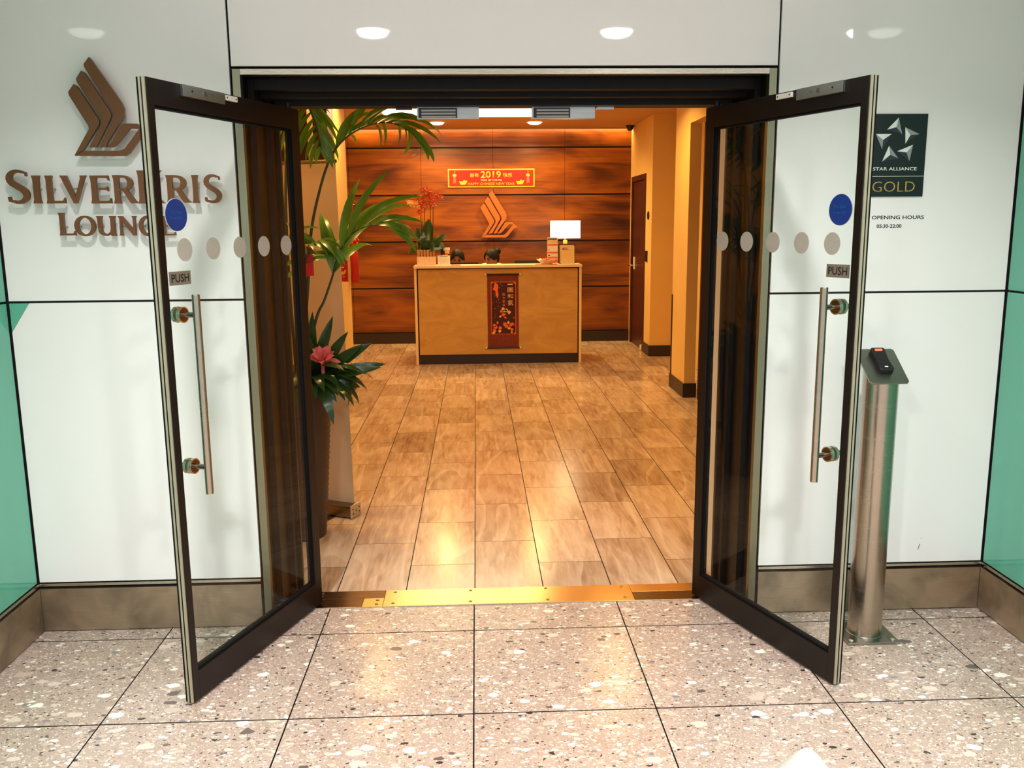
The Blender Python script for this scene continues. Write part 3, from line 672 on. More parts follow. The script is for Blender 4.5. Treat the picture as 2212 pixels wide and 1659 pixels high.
LET = {
 'I': (0.28, [stem(0.14)]),
 'L': (0.62, [stem(0.13), arm(0.12, 0.62, 0.045, 0.09, up=0.12)]),
 'E': (0.64, [stem(0.13), arm(0.12, 0.64, 0.045, 0.09, up=0.10), arm(0.12, 0.56, 0.52, 0.075, up=0.05, dn=0.05), arm(0.12, 0.60, 0.955, 0.09, dn=0.10)]),
 'V': (0.86, [('poly', [(0.0, 1.0), (0.23, 1.0), (0.255, 0.90), (0.47, 0.25), (0.66, 0.88), (0.66, 1.0), (0.86, 1.0), (0.80, 0.90), (0.50, 0.0), (0.40, 0.0), (0.06, 0.9)])]),
 'R': (0.78, [stem(0.13), bowl([(0.13, 0.955)]+arc(0.33, 0.72, 0.24, 0.235, 90, -90, 10)+[(0.13, 0.485)], [0.085, 0.085, 0.09, 0.11, 0.14, 0.165, 0.17, 0.165, 0.14, 0.11, 0.09, 0.08, 0.08]), ('poly', [(0.30, 0.50), (0.46, 0.50), (0.70, 0.10), (0.80, 0.0), (0.56, 0.0), (0.50, 0.10)])]),
 'K': (0.82, [stem(0.13), ('poly', [(0.20, 0.50), (0.52, 0.90), (0.50, 1.0), (0.78, 1.0), (0.68, 0.90), (0.34, 0.50)]), ('poly', [(0.21, 0.52), (0.38, 0.56), (0.72, 0.10), (0.84, 0.0), (0.58, 0.0), (0.52, 0.10)])]),
 'S': (0.62, [bowl([(0.55, 0.80), (0.54, 0.90)]+arc(0.33, 0.75, 0.22, 0.205, 60, 200, 8)+[(0.18, 0.60), (0.31, 0.51), (0.43, 0.43)]+arc(0.30, 0.255, 0.225, 0.205, 30, -120, 8)+[(0.09, 0.10), (0.07, 0.21)], [0.03, 0.06, 0.08, 0.085, 0.09, 0.10, 0.115, 0.13, 0.145, 0.155, 0.16, 0.165, 0.17, 0.17, 0.17, 0.165, 0.155, 0.145, 0.13, 0.115, 0.10, 0.09, 0.085, 0.08, 0.06, 0.03])]),
 'O': (0.92, [bowl(arc(0.46, 0.5, 0.37, 0.455, 90, 450, 32), [0.09+0.085*abs(math.sin(math.radians(k*360/32)))**1.4 for k in range(33)])]),
 'U': (0.84, [('poly', [(0.0, 1.0), (0.26, 1.0), (0.225, 0.86), (0.215, 0.35), (0.045, 0.35), (0.04, 0.86)]), bowl(arc(0.40, 0.34, 0.27, 0.285, 180, 360, 14), [0.17, 0.165, 0.16, 0.15, 0.135, 0.12, 0.11, 0.10, 0.10, 0.10, 0.105, 0.11, 0.12, 0.13, 0.14]), ('poly', [(0.57, 1.0), (0.84, 1.0), (0.80, 0.86), (0.79, 0.14), (0.84, 0.0), (0.62, 0.0), (0.62, 0.86)])]),
 'N': (0.88, [('poly', [(0.02, 0.0), (0.20, 0.0), (0.16, 0.12), (0.165, 0.92), (0.07, 0.92), (0.06, 0.12)]), ('poly', [(0.0, 1.0), (0.22, 1.0), (0.80, 0.18), (0.80, 0.0), (0.70, 0.0), (0.06, 0.90)]), ('poly', [(0.67, 1.0), (0.88, 1.0), (0.83, 0.88), (0.81, 0.0), (0.72, 0.02), (0.72, 0.88)])]),
 'G': (0.88, [bowl([(0.78, 0.80)]+arc(0.46, 0.5, 0.37, 0.455, 55, 318, 24), [0.03]+[0.085+0.09*math.sin(PI*min(1, k/24))**1.2 for k in range(25)]), ('poly', [(0.66, 0.46), (0.86, 0.46), (0.83, 0.38), (0.82, 0.06), (0.67, 0.12), (0.68, 0.38)])]),
}
def letter(ch, x0, x1, z0, z1, parent, mat, stand, th):
    wd, parts = LET[ch]; kx = (x1-x0)/wd; kz = z1-z0; m = MB()
    for qi, q in enumerate(parts):
        th = th+0.0004
        if q[0] == 'poly': m.prism([(x0+x*kx, z0+z*kz) for x, z in q[1]], -stand-th, -stand-0.0002*qi)
        else:
            P = [Vector((x, z)) for x, z in q[1]]; ws = q[2]; A = []; B = []
            for i, p in enumerate(P):
                d = (P[min(i+1, len(P)-1)]-P[max(0, i-1)]).normalized(); n = Vector((-d.y, d.x)); ww = ws[min(i, len(ws)-1)]/2
                A.append(p+n*ww); B.append(p-n*ww)
            n = len(P); vs = []
            for y in (-stand-th, -stand-0.0002*qi):
                for a in A: vs.append((x0+a.x*kx, y, z0+a.y*kz))
                for b_ in B: vs.append((x0+b_.x*kx, y, z0+b_.y*kz))
            fs = []
            for i in range(n-1):
                fs += [(i, n+i, n+i+1, i+1), (2*n+i, 2*n+i+1, 3*n+i+1, 3*n+i), (i, i+1, 2*n+i+1, 2*n+i), (n+i, 3*n+i, 3*n+i+1, n+i+1)]
            fs += [(0, 2*n, 3*n, n), (n-1, 2*n-1, 4*n-1, 3*n-1)]; m.add(vs, fs)
    o = m.build('letter', mat, parent, smooth=False)
    bm = bmesh.new(); bm.from_mesh(o.data); bmesh.ops.recalc_face_normals(bm, faces=bm.faces[:]); bm.to_mesh(o.data); bm.free()
    xm, zm = (x0+x1)/2, (z0+z1)/2
    return o
SK = [('S', -1.6478, -1.5631, 1.6572, 1.7782), ('I', -1.557, -1.5226, 1.659, 1.7568), ('L', -1.5089, -1.4404, 1.6586, 1.7564), ('V', -1.4556, -1.3609, 1.6581, 1.756), ('E', -1.3515, -1.278, 1.6573, 1.7554), ('R', -1.2708, -1.1843, 1.6567, 1.7562), ('K', -1.1836, -1.0903, 1.656, 1.7721), ('R', -1.0827, -0.9954, 1.6576, 1.7551), ('I', -0.9921, -0.9648, 1.6562, 1.7547), ('S', -0.9504, -0.8843, 1.6544, 1.7576)]
LO = [('L', -1.4737, -1.4161, 1.5445, 1.6255), ('O', -1.4182, -1.3433, 1.5415, 1.6141), ('U', -1.3381, -1.2712, 1.5417, 1.6125), ('N', -1.2615, -1.1969, 1.5425, 1.6119), ('G', -1.1898, -1.1217, 1.5404, 1.6123), ('E', -1.1124, -1.0592, 1.5412, 1.6107)]
sg = thing('wall_lettering', 'large raised bronze capitals under the bird emblem, upper word of the wall sign', 'sign', (-1.27, 0, 1.70))
for ch, a, b, c, d in SK: letter(ch, a+1.27, b+1.27, c-1.70, d-1.70, sg, SIGNBR, 0.028, 0.014)
for x in (-1.60, -1.54, -1.49, -1.41, -1.33, -1.25, -1.16, -1.065, -0.978, -0.917): MB().cyl((x+1.27, -0.029, 0.01), (x+1.27, 0, 0.01), 0.003, n=6).build('standoff_pin', STEELP, sg)
sg2 = thing('wall_lettering', 'smaller raised bronze capitals, lower word of the wall sign', 'sign', (-1.27, 0, 1.575))
for ch, a, b, c, d in LO: letter(ch, a+1.27, b+1.27, c-1.575, d-1.575, sg2, SIGNBR, 0.028, 0.014)
for x in (-1.46, -1.41, -1.33, -1.25, -1.18, -1.10): MB().cyl((x+1.27, -0.029, 0.0), (x+1.27, 0, 0.0), 0.003, n=6).build('standoff_pin', STEELP, sg2)

sp = thing('black_sign', 'black square-cornered sign with silver five-part star and gold lettering', 'sign', (1.60, 0, 1.81))
MB().box(1.490-1.60, 1.7165-1.60, -0.006, 0, 1.6614-1.81, 1.9614-1.81).build('board', SGNBLK, sp, bevel=0.0006)
STAR = [([(1.605, 1.9481), (1.5633, 1.9048), (1.6214, 1.8885), (1.598, 1.9137)], (0, 2, 1)), ([(1.6323, 1.9135), (1.6875, 1.8882), (1.6366, 1.8543), (1.6529, 1.8844)], (1, 2, 0)), ([(1.5221, 1.89), (1.5828, 1.8897), (1.5496, 1.8346), (1.551, 1.8683)], (0, 2, 1)), ([(1.5752, 1.847), (1.6128, 1.8014), (1.5526, 1.7901), (1.5817, 1.8142)], (1, 2, 0)), ([(1.666, 1.8501), (1.6068, 1.8267), (1.6561, 1.791), (1.6431, 1.8225)], (0, 2, 1))]
for P, cols in STAR:
    # edges: 0-1, 1-2, 2-0
    m = MB(); q = [(x-1.60, z-1.81) for x, z in P]
    for (a, b), ci in zip(((0, 1), (1, 2), (2, 0)), cols):
        m.cur = ci; m.prism([q[a], q[b], q[3]], -0.0072, -0.0061)
    m.build('star_segment', [SGNW, SGNG, SGND], sp, smooth=False)
text('lettering', 'STAR ALLIANCE', SGNW, sp, 1.5193-1.60, 1.6869-1.60, 1.757-1.81, 1.769-1.81, -0.0061, bold=0.012)
text('lettering', 'GOLD', GOLDT, sp, 1.5217-1.60, 1.6839-1.60, 1.679-1.81, 1.7168-1.81, -0.0061, bold=-0.012)
MB().box(1.492-1.60, 1.7145-1.60, -0.0070, -0.0061, 1.7350-1.81, 1.7368-1.81).build('rule_line', SGNW, sp, smooth=False)
oh = thing('opening_hours', 'black opening hours lettering on the white wall below the black sign', 'lettering', (1.63, 0, 1.57))
text('lettering', 'OPENING HOURS', INK, oh, 1.5294-1.63, 1.7309-1.63, 1.5776-1.57, 1.591-1.57, -0.0002, depth=0.0006, bold=0.014)
text('lettering', '05:30-22:00', INK, oh, 1.5504-1.63, 1.6462-1.63, 1.5452-1.57, 1.559-1.57, -0.0002, depth=0.0006, bold=0.014)

# ================================================================== CARD READER POST
po = thing('card_reader_post', 'brushed steel post with sloping plate standing beside the right door', 'post', (1.505, -0.215, 0))
MB().box(-0.1, 0.1, -0.09, 0.09, 0.0, 0.010).build('base_plate', STEELP, po, bevel=0.002)
for sx in (-0.08, 0.08):
    for sy in (-0.07, 0.07): MB().lathe((sx, sy, 0.010), [(0.009, 0), (0.009, 0.003), (0.005, 0.005)], 12).build('bolt', SILVER, po)
mm = MB(); n = 40; R0 = 0.0625; vs = []; fs = []
for k in range(n): a = 2*PI*k/n; vs.append((R0*math.cos(a), R0*math.sin(a), 0.010))
for k in range(n): a = 2*PI*k/n; y = R0*math.sin(a); vs.append((R0*math.cos(a), y, 1.044+y*0.70))
for k in range(n): fs.append((k, (k+1) % n, n+(k+1) % n, n+k))
fs.append(tuple(range(n, 2*n))); mm.add(vs, fs); mm.build('tube', STEEL, po)
MB().lathe((0, 0, 0.010), [(0.066, 0.0), (0.0655, 0.003), (0.063, 0.005)], 40).build('weld_ring', STEELP, po)
tp_ = bpy.data.objects.new('top_plate', MB().prism([(-0.072, -0.082), (-0.064, -0.09), (0.064, -0.09), (0.072, -0.082), (0.072, 0.082), (0.064, 0.09), (-0.064, 0.09), (-0.072, 0.082)], -0.003, 0.003).data('top_plate', STEELP, bevel=0.0008))
COL.objects.link(tp_); tp_.parent = po; tp_.location = (0, 0, 1.049); tp_.rotation_euler = (math.atan(0.70)-PI/2, 0, 0)
rd = thing('card_reader', 'black card reader with red light on the sloping plate of the steel post', 'card reader', (1.505, -0.205, 1.060))
rd.rotation_euler = (math.atan(0.70), 0, 0)
MB().prism([(-0.027, -0.052), (-0.022, -0.060), (0.022, -0.060), (0.027, -0.052), (0.023, 0.0), (0.027, 0.052), (0.022, 0.058), (-0.022, 0.058), (-0.027, 0.052), (-0.023, 0.0)], -0.0, 0.022).build('body', BLKPL, rd, bevel=0.004).rotation_euler = (PI/2, 0, 0)
MB().box(-0.013, 0.013, 0.041, 0.050, 0.0222, 0.0245).build('status_light', LED, rd, bevel=0.0005)
MB().box(-0.006, 0.006, -0.045, -0.039, 0.0222, 0.0228).build('logo_print', SGNW, rd)

# ---- white cone at the lower edge
cn = thing('floor_cone', 'plain white cone whose tip shows at the bottom edge right of centre', 'cone', (0.855, -1.327, 0))
MB().lathe((0, 0, 0), [(0.200, 0.0), (0.200, 0.012), (0.188, 0.020), (0.13, 0.10), (0.065, 0.185), (0.030, 0.230), (0.012, 0.247), (0.004, 0.250)], 40).build('body', plain('pale_grey_plastic', S(188, 188, 183), 0.55), cn)

# ================================================================== LAMPS
def downlight(name, label, x, y, z, r, power, col, lens, group, spread=None, dome=0.029):
    t = thing(name, label, 'ceiling light', (x, y, z), group=group)
    MB().lathe((0, 0, 0), [(r+0.022, 0.0), (r+0.020, -0.006), (r+0.003, -0.008), (r, -0.002), (r, -0.0015)][::-1], 32).build('trim_ring', TRIMW, t)
    MB().lathe((0, 0, -0.004), [(r*0.97, 0.0), (r*0.95, -dome*0.35), (r*0.80, -dome*0.7), (r*0.45, -dome*0.93), (r*0.08, -dome)][::-1], 32).build('lens', lens, t)
    area_light('lamp_light', (0, 0, -dome-0.007), power, col, r*1.8, t, spread=spread)
    return t
for i, x in enumerate((-2.644, -0.691, 1.082, 2.915)):
    downlight('recessed_downlight', 'round white recessed light in the concourse ceiling, rear row', x, -3.42, CEIL_C, 0.115, P_CORR_FAR, COOL, LENSC, 'concourse ceiling lights, rear row', spread=2.6, dome=0.05)
for i, x in enumerate((-0.80, 1.16)):
    downlight('recessed_downlight', 'round white recessed light in the concourse ceiling, row before the doors', x, -1.45, CEIL_C, 0.075, P_CORR_NEAR, COOL, LENSC, 'concourse ceiling lights before the doors', spread=2.1)
for i, x in enumerate((-0.42, 0.77)):
    downlight('recessed_downlight', 'round warm recessed light close to the wood wall, %s of the two' % ('left', 'right')[i], x, 7.80, CEIL_L, 0.085, P_LOUNGE_BACK, WARM, LENSW, 'warm lights along the wood wall', spread=2.7)
for y in (1.5, 4.5):
    for x in (-1.0, 1.30):
        downlight('recessed_downlight', 'round warm recessed light in the lounge ceiling near the entrance', x, y, CEIL_L, 0.085, P_LOUNGE_DL, WARM, LENSW, 'warm lights in the lounge ceiling', spread=2.5)
downlight('recessed_downlight', 'round warm lamp added behind the timber screen to brighten the slat gaps', -1.66, 4.43, CEIL_L, 0.06, 10.0, WARM, LENSW, 'added lights behind the timber screen')  # added lamp, no fixture known there; brightens the gaps between the slats
cl = thing('cove_light', 'slim warm light strip along the ceiling edge above the wood wall', 'ceiling light', (0.25, 8.44, CEIL_L))
MB().box(-1.80, 1.80, -0.03, -0.018, -0.022, 0.0).build('lip', CEILM, cl); MB().box(-1.80, 1.80, -0.017, 0.017, -0.008, 0.0).build('diffuser', LENSW, cl)
area_light('strip_light', (0, 0, -0.012), P_COVE, WARM, 3.6, cl, shape='RECTANGLE', size_y=0.03)
lp = thing('ceiling_light_panel', 'bright rectangular light panel in the lounge ceiling above the desk', 'ceiling light', (-0.14, 6.55, CEIL_L))
for q in ((-0.87, -0.84, -0.67, 0.67), (0.84, 0.87, -0.67, 0.67), (-0.84, 0.84, -0.67, -0.64), (-0.84, 0.84, 0.64, 0.67)): MB().box(q[0], q[1], q[2], q[3], -0.012, 0.0).build('frame', TRIMW, lp)
MB().box(-0.84, 0.84, -0.64, 0.64, -0.008, -0.002).build('diffuser', PANELE, lp)
area_light('panel_light', (0, 0, -0.02), P_LOUNGE_PANEL, WARM, 1.6, lp, shape='RECTANGLE', size_y=1.2)

# ================================================================== RECEPTION DESK
DX, DW, DY = 0.275, 0.945, 6.600
dk = thing('reception_desk', 'sandstone-fronted reception desk with pale counter before the wood wall', 'desk', (DX, DY, 0))
MB().box(-DW, DW, 0.0, 0.36, 1.092, 1.122).build('counter_top', DTOP, dk, bevel=0.003)
MB().box(-DW+0.044, DW-0.044, 0.045, 0.075, 0.112, 1.080).build('front_panel', STONE, dk, bevel=0.002)
MB().box(-DW+0.030, DW-0.030, 0.076, 0.10, 0.0, 1.091).build('backing', BLACK, dk)
MB().box(-DW+0.034, DW-0.034, 0.062, 0.0758, 0.0, 0.108).build('kick_plate', SKIRT, dk)
for s in (-1, 1):
    a, b = sorted((s*(DW-0.002), s*(DW-0.030))); MB().box(a, b, 0.030, 0.80, 0.0, 1.0915).build('side_panel', DTOP, dk, bevel=0.002)
MB().box(-DW+0.031, DW-0.031, 0.1005, 0.80, 0.705, 0.740).build('work_top', DTOP, dk, bevel=0.002)
MB().box(-DW+0.031, -DW+0.40, 0.30, 0.74, 0.0, 0.704).build('pedestal', SKIRT, dk, bevel=0.003); MB().box(DW-0.40, DW-0.031, 0.30, 0.74, 0.0, 0.704).build('pedestal', SKIRT, dk, bevel=0.003)
ZC = 1.122
# hanging scroll on the front
hs = thing('hanging_scroll', 'dark red hanging scroll with gold characters on the desk front', 'scroll', (0.327, 6.645, 0.60))
def sx(u): return u-0.327
MB().box(sx(0.150), sx(0.504), -0.003, -0.001, 0.19-0.60, 1.012-0.60).build('brocade', SCRB, hs)
x0, x1, z0, z1, ch = sx(0.198), sx(0.466), 0.345-0.60, 0.928-0.60, 0.022
MB().prism([(x0-0.006, z0-0.006), (x1+0.006, z0-0.006), (x1+0.006, z1+0.006), (x0-0.006, z1+0.006)], -0.0038, -0.0031).build('border', SCRO, hs, smooth=False)
pn = MB().prism([(x0+ch, z0), (x1-ch, z0), (x1, z0+ch), (x1, z1-ch), (x1-ch, z1), (x0+ch, z1), (x0, z1-ch), (x0, z0+ch)], -0.0046, -0.0039).build('painting', SCRD, hs, smooth=False)
for z in (1.018, 0.184):
    MB().cyl((sx(0.142), -0.010, z-0.60), (sx(0.512), -0.010, z-0.60), 0.0085, n=14).build('roller', BLKPL, hs)
    for xx, s in ((0.142, -1), (0.512, 1)): MB().cyl((sx(xx), -0.010, z-0.60), (sx(xx)+s*0.017, -0.010, z-0.60), 0.0105, n=14).build('roller_knob', IVORY, hs)
for i, chh in enumerate('一團和氣'):
    zc = (0.905, 0.842, 0.772, 0.697)[i]; hh = (0.006, 0.026, 0.026, 0.031)[i]
    text('character', chh, SCRG, pn, sx(0.379), sx(0.442), zc-hh-0.60, zc+hh-0.60, -0.0047, depth=0.0005)
for i, chh in enumerate('皆大歡喜'): zc = 0.792-i*0.040; text('character', chh, SCRO, pn, sx(0.321), sx(0.352), zc-0.016-0.60, zc+0.016-0.60, -0.0047, depth=0.0005, bold=0.006)
def blob(par, mat, pts, n='print'): MB().prism([(sx(a), b-0.60) for a, b in pts], -0.0052, -0.0047).build(n, mat, par, smooth=False)
blob(pn, SCRO, [(0.237, 0.932), (0.255, 0.915), (0.272, 0.905), (0.274, 0.87), (0.268, 0.83), (0.277, 0.79), (0.270, 0.752), (0.258, 0.757), (0.246, 0.79), (0.240, 0.83), (0.225, 0.845), (0.208, 0.842), (0.222, 0.87), (0.230, 0.90)])
for (cx, cz, r, m) in ((0.325, 0.625, 0.026, SCRG), (0.345, 0.605, 0.024, SCRG), (0.308, 0.600, 0.020, SCRO), (0.368, 0.612, 0.020, SCRG), (0.392, 0.588, 0.022, SCRG), (0.333, 0.560, 0.022, SCRO), (0.297, 0.542, 0.014, SCRG), (0.352, 0.530, 0.016, SCRO), (0.225, 0.445, 0.020, SCRO), (0.243, 0.420, 0.024, SCRO), (0.232, 0.385, 0.020, SCRO), (0.220, 0.362, 0.016, SCRG), (0.262, 0.470, 0.014, SCRO), (0.290, 0.412, 0.022, SCRO), (0.288, 0.376, 0.020, SCRG), (0.345, 0.455, 0.022, SCRO), (0.365, 0.430, 0.022, SCRO), (0.385, 0.470, 0.018, SCRG), (0.410, 0.445, 0.022, SCRO), (0.435, 0.455, 0.018, SCRO), (0.395, 0.405, 0.020, SCRG), (0.425, 0.395, 0.018, SCRO), (0.425, 0.362, 0.014, SCRG), (0.447, 0.525, 0.008, SCRO)):
    blob(pn, m, [(cx+r*(0.55+0.75*random.random())*math.cos(a*PI/4.5), cz+r*(0.55+0.75*random.random())*math.sin(a*PI/4.5)) for a in range(9)], 'figure')
for (cx, cz) in ((0.302, 0.912), (0.318, 0.892), (0.283, 0.868), (0.225, 0.80), (0.235, 0.775), (0.21, 0.70), (0.275, 0.735), (0.282, 0.70), (0.25, 0.71), (0.235, 0.632), (0.275, 0.655), (0.24, 0.56), (0.235, 0.535)):
    blob(pn, SCRP, [(cx-0.008, cz-0.005), (cx+0.004, cz-0.004), (cx+0.009, cz+0.006), (cx-0.001, cz+0.004)], 'petal')

# emblem and banner on the wood wall
emblem('bird_emblem', 'gold-bronze stylised bird emblem mounted on the wood wall behind the desk', (0.315, 8.50, 1.700), 1.80, SIGNIN, 0.025, 0.045)
bn = thing('new_year_banner', 'red new year banner with gold lettering and gilt frame on the wood wall', 'banner', (0.2455, 8.498, 2.168))
def bx(u): return u-0.2455
MB().box(bx(-0.322), bx(0.813), -0.010, 0.0, 2.050-2.168, 2.286-2.168).build('frame', GOLD, bn, bevel=0.002)
pb = MB().box(bx(-0.306), bx(0.797), -0.0125, -0.0101, 2.065-2.168, 2.271-2.168).build('print_sheet', BANR, bn, smooth=False)
def bt(s, m, a, b, z0, z1, **k): text('lettering', s, m, pb, bx(a), bx(b), z0-2.168, z1-2.168, -0.0126, depth=0.0008, **k)
bt('2019', GOLD, 0.105, 0.372, 2.166, 2.256, bold=0.022)
bt('新年', GOLD, -0.035, 0.085, 2.176, 2.232, bold=0.015); bt('快乐', GOLD, 0.398, 0.520, 2.176, 2.232, bold=0.015)
bt('YEAR OF THE PIG', OFFW, 0.105, 0.382, 2.132, 2.152, bold=0.02); bt('HAPPY CHINESE NEW YEAR', GOLD, -0.063, 0.548, 2.080, 2.112, bold=0.0)
def bpoly(m, P, n='print'): MB().prism([(bx(a), z-2.168) for a, z in P], -0.0134, -0.0126).build(n, m, pb, smooth=False)
for s, cx in ((1, -0.128), (-1, 0.618)):
    bpoly(GOLD, [(cx-0.050, 2.128), (cx-0.032, 2.086), (cx+0.030, 2.086), (cx+0.045, 2.10), (cx+0.060*1, 2.140), (cx+0.030, 2.136), (cx+0.012, 2.150), (cx, 2.128), (cx-0.02, 2.130)], 'gold_ingot')
for cx in (-0.235, 0.725):
    P = [(cx+0.026*math.cos(k*PI/8), 2.205+0.020*math.sin(k*PI/8)) for k in range(16)]; bpoly(GOLD, P, 'lantern_print')
    bpoly(BANP, [(cx-0.014, 2.185), (cx+0.014, 2.185), (cx+0.020, 2.10), (cx+0.006, 2.115), (cx-0.018, 2.095)], 'tassel_print'); bpoly(BANP, [(cx-0.006, 2.226), (cx+0.006, 2.226), (cx+0.014, 2.262), (cx-0.004, 2.262)], 'cord_print')

# ================================================================== THINGS ON THE DESK
# lamp
la = thing('table_lamp', 'lit table lamp with rectangular shade standing on the desk right end', 'lamp', (1.056, 6.885, ZC))
MB().box(-0.07, 0.07, -0.05, 0.05, 0.0, 0.018).build('base', SKIRT, la, bevel=0.003)
MB().box(-0.022, 0.022, -0.022, 0.022, 0.0181, 0.265).build('column', AMBER, la, bevel=0.003)
MB().tube([(0, 0, 0.265), (0, 0, 0.30)], 0.012, 12).build('stem', BRASS, la)
m = MB(); hx, hy, a0, a1 = 0.165, 0.070, 0.286, 0.484
for (xa, xb, ya, yb) in ((-hx, hx, -hy, -hy+0.004), (-hx, hx, hy-0.004, hy), (-hx, -hx+0.004, -hy+0.004, hy-0.004), (hx-0.004, hx, -hy+0.004, hy-0.004)): m.box(xa, xb, ya, yb, a0, a1)
m.build('shade', SHADE, la)
for z in (a0, a1-0.006): MB().box(-hx+0.004, hx-0.004, -0.004, 0.004, z, z+0.006).build('shade_bar', BRASS, la)
pl_ = bpy.data.lights.new('bulb_light', 'POINT'); pl_.energy = P_LAMP; pl_.color = WARM; pl_.shadow_soft_size = 0.04
po_ = bpy.data.objects.new('bulb_light', pl_); COL.objects.link(po_); po_.location = (0, 0, 0.53); po_.parent = la

def sign_stand(name, label, x0, x1, y, z0, h, lean, mat, prints, frame=None, cat='sign'):
    """flat notice in a thin stand with a foot; prints: (mat, x0, x1, z0, z1) in 0..1"""
    wd = x1-x0; t = thing(name, label, cat, ((x0+x1)/2, y, z0))
    sh = MB().box(-wd/2, wd/2, -0.0015, 0.0015, 0.004, h).build('sheet', mat, t); sh.rotation_euler = (-lean, 0, 0)
    MB().box(-wd/2, wd/2, -0.01, 0.05, 0.0, 0.0038).build('foot', OFFW if frame is None else frame, t, bevel=0.001)
    if frame is not None:
        for q in ((-wd/2-0.012, -wd/2, 0.0045, h+0.012), (wd/2, wd/2+0.012, 0.0045, h+0.012), (-wd/2, wd/2, h, h+0.012)):
            f = MB().box(q[0], q[1], -0.006, 0.006, q[2], q[3]).build('frame', frame, t, bevel=0.001); f.rotation_euler = (-lean, 0, 0)
    for (pm, a, b, c, d) in prints:
        p = MB().box(-wd/2+a*wd, -wd/2+b*wd, -0.0022, -0.0016, 0.004+c*(h-0.004), 0.004+d*(h-0.004)).build('print', pm, sh, smooth=False)
    return t
def lines(z0, z1, n, a=0.12, b=0.88, m=None): return [(m or SGNG, a, b-(0.2 if k % 4 == 3 else 0), z0+(z1-z0)*k/n, z0+(z1-z0)*k/n+0.012) for k in range(n)]
sign_stand('notice_stand', 'tall white notice with coloured bands behind the bowl, left of the lamp', 0.842, 0.962, 6.785, ZC, 0.300, 0.04, OFFW,
           [(INK, 0.05, 0.16, 0.89, 0.96), (SCRO, 0.02, 0.98, 0.68, 0.74), (INK, 0.2, 0.9, 0.91, 0.95), (PAPY, 0.02, 0.98, 0.78, 0.88), (BANP, 0.02, 0.98, 0.38, 0.45), (BANP, 0.02, 0.98, 0.20, 0.26), (INK, 0.08, 0.26, 0.29, 0.33), (SCRO, 0.02, 0.98, 0.02, 0.16), (PALM, 0.1, 0.2, 0.50, 0.54)])
sign_stand('picture_frame', 'brown upright frame with a card, behind the yellow notice on the desk', 0.978, 1.142, 6.745, ZC, 0.215, 0.04, PAPY, lines(0.2, 0.6, 5), frame=DKWOOD, cat='frame')
sign_stand('notice_sheet', 'yellowish printed notice sheet standing at the right end of the counter', 0.992, 1.140, 6.665, ZC, 0.205, 0.10, PAPY,
           [(INK, 0.12, 0.45, 0.86, 0.89), (INK, 0.06, 0.18, 0.79, 0.85), (BANP, 0.18, 0.55, 0.76, 0.83)]+lines(0.12, 0.62, 7, 0.10, 0.85, SCRG))
sign_stand('notice_card', 'small white printed card standing on the counter beside the orchid', -0.402, -0.262, 6.655, ZC, 0.112, 0.15, OFFW, [(INK, 0.15, 0.8, 0.88, 0.92)]+lines(0.18, 0.75, 8, 0.1, 0.9, PAPY))
sign_stand('photo_card', 'small dark photo card standing behind the white card beside the orchid', -0.372, -0.266, 6.78, ZC, 0.198, 0.08, BLKPL, [(OFFW, 0.3, 1.0, 0.82, 1.0), (SCRG, 0.45, 0.95, 0.62, 0.80), (SCRO, 0.5, 0.8, 0.52, 0.66), (BANP, 0.2, 0.5, 0.50, 0.58)], cat='card')

def monitor(label, x0, x1, y, ztop):
    t = thing('monitor', label, 'monitor', ((x0+x1)/2, y, 0.740)); wd = x1-x0; h = ztop-0.740
    MB().box(-0.10, 0.10, -0.07, 0.09, 0.0, 0.012).build('stand_base', BLKPL, t, bevel=0.003)
    MB().box(-0.025, 0.025, -0.02, 0.0, 0.0121, h-0.15).build('stand_neck', BLKPL, t, bevel=0.002)
    MB().box(-wd/2, wd/2, 0.0005, 0.035, h-0.30, h).build('panel', BLKPL, t, bevel=0.004)
    MB().box(-wd/2+0.012, wd/2-0.012, 0.0351, 0.036, h-0.285, h-0.012).build('screen', SGND, t, smooth=False)
monitor('black monitor seen from behind, before the receptionist facing the camera', -0.268, 0.056, 7.02, 1.140)
monitor('black monitor seen from behind, just left of the orange bowl', 0.478, 0.800, 7.02, 1.158)
monitor('black monitor seen from behind, at the desk right end behind the notice', 0.905, 1.215, 7.10, 1.136)
# keyboard
kb = thing('keyboard', 'black keyboard on the work top behind the counter', 'keyboard', (-0.14, 7.20, 0.740)); MB().box(-0.2, 0.2, -0.06, 0.06, 0, 0.016).build('body', BLKPL, kb, bevel=0.003)
kme = MB().box(-0.008, 0.008, -0.008, 0.008, 0.0161, 0.021).data('key', SGND)
for r in range(4):
    for c in range(16): add_data('key', kme, kb, (-0.18+0.024*c, -0.036+0.024*r, 0))

# bowl with orange flowers
bw = thing('glass_bowl', 'wavy pale bowl of orange sweets on the counter', 'bowl', (0.822, 6.68, ZC))
m = MB(); n = 32; prof = [(0.02, 0.004), (0.050, 0.0), (0.070, 0.018), (0.090, 0.038), (0.106, 0.052)]; vs = []; fs = []
for i, (r, z) in enumerate(prof):
    for k in range(n):
        a = 2*PI*k/n; wv = 1+0.09*math.sin(6*a)*(i/4.0)**2; vs.append((r*wv*math.cos(a), r*wv*math.sin(a)*0.8, z+0.012*math.sin(6*a+1)*(i/4.0)**2))
for i in range(len(prof)-1):
    for k in range(n): fs.append((i*n+k, i*n+(k+1) % n, (i+1)*n+(k+1) % n, (i+1)*n+k))
fs.append(tuple(range(n))); m.add(vs, fs); bo = m.build('body', ORCPOT, bw); md = bo.modifiers.new('wall', 'SOLIDIFY'); md.thickness = 0.003
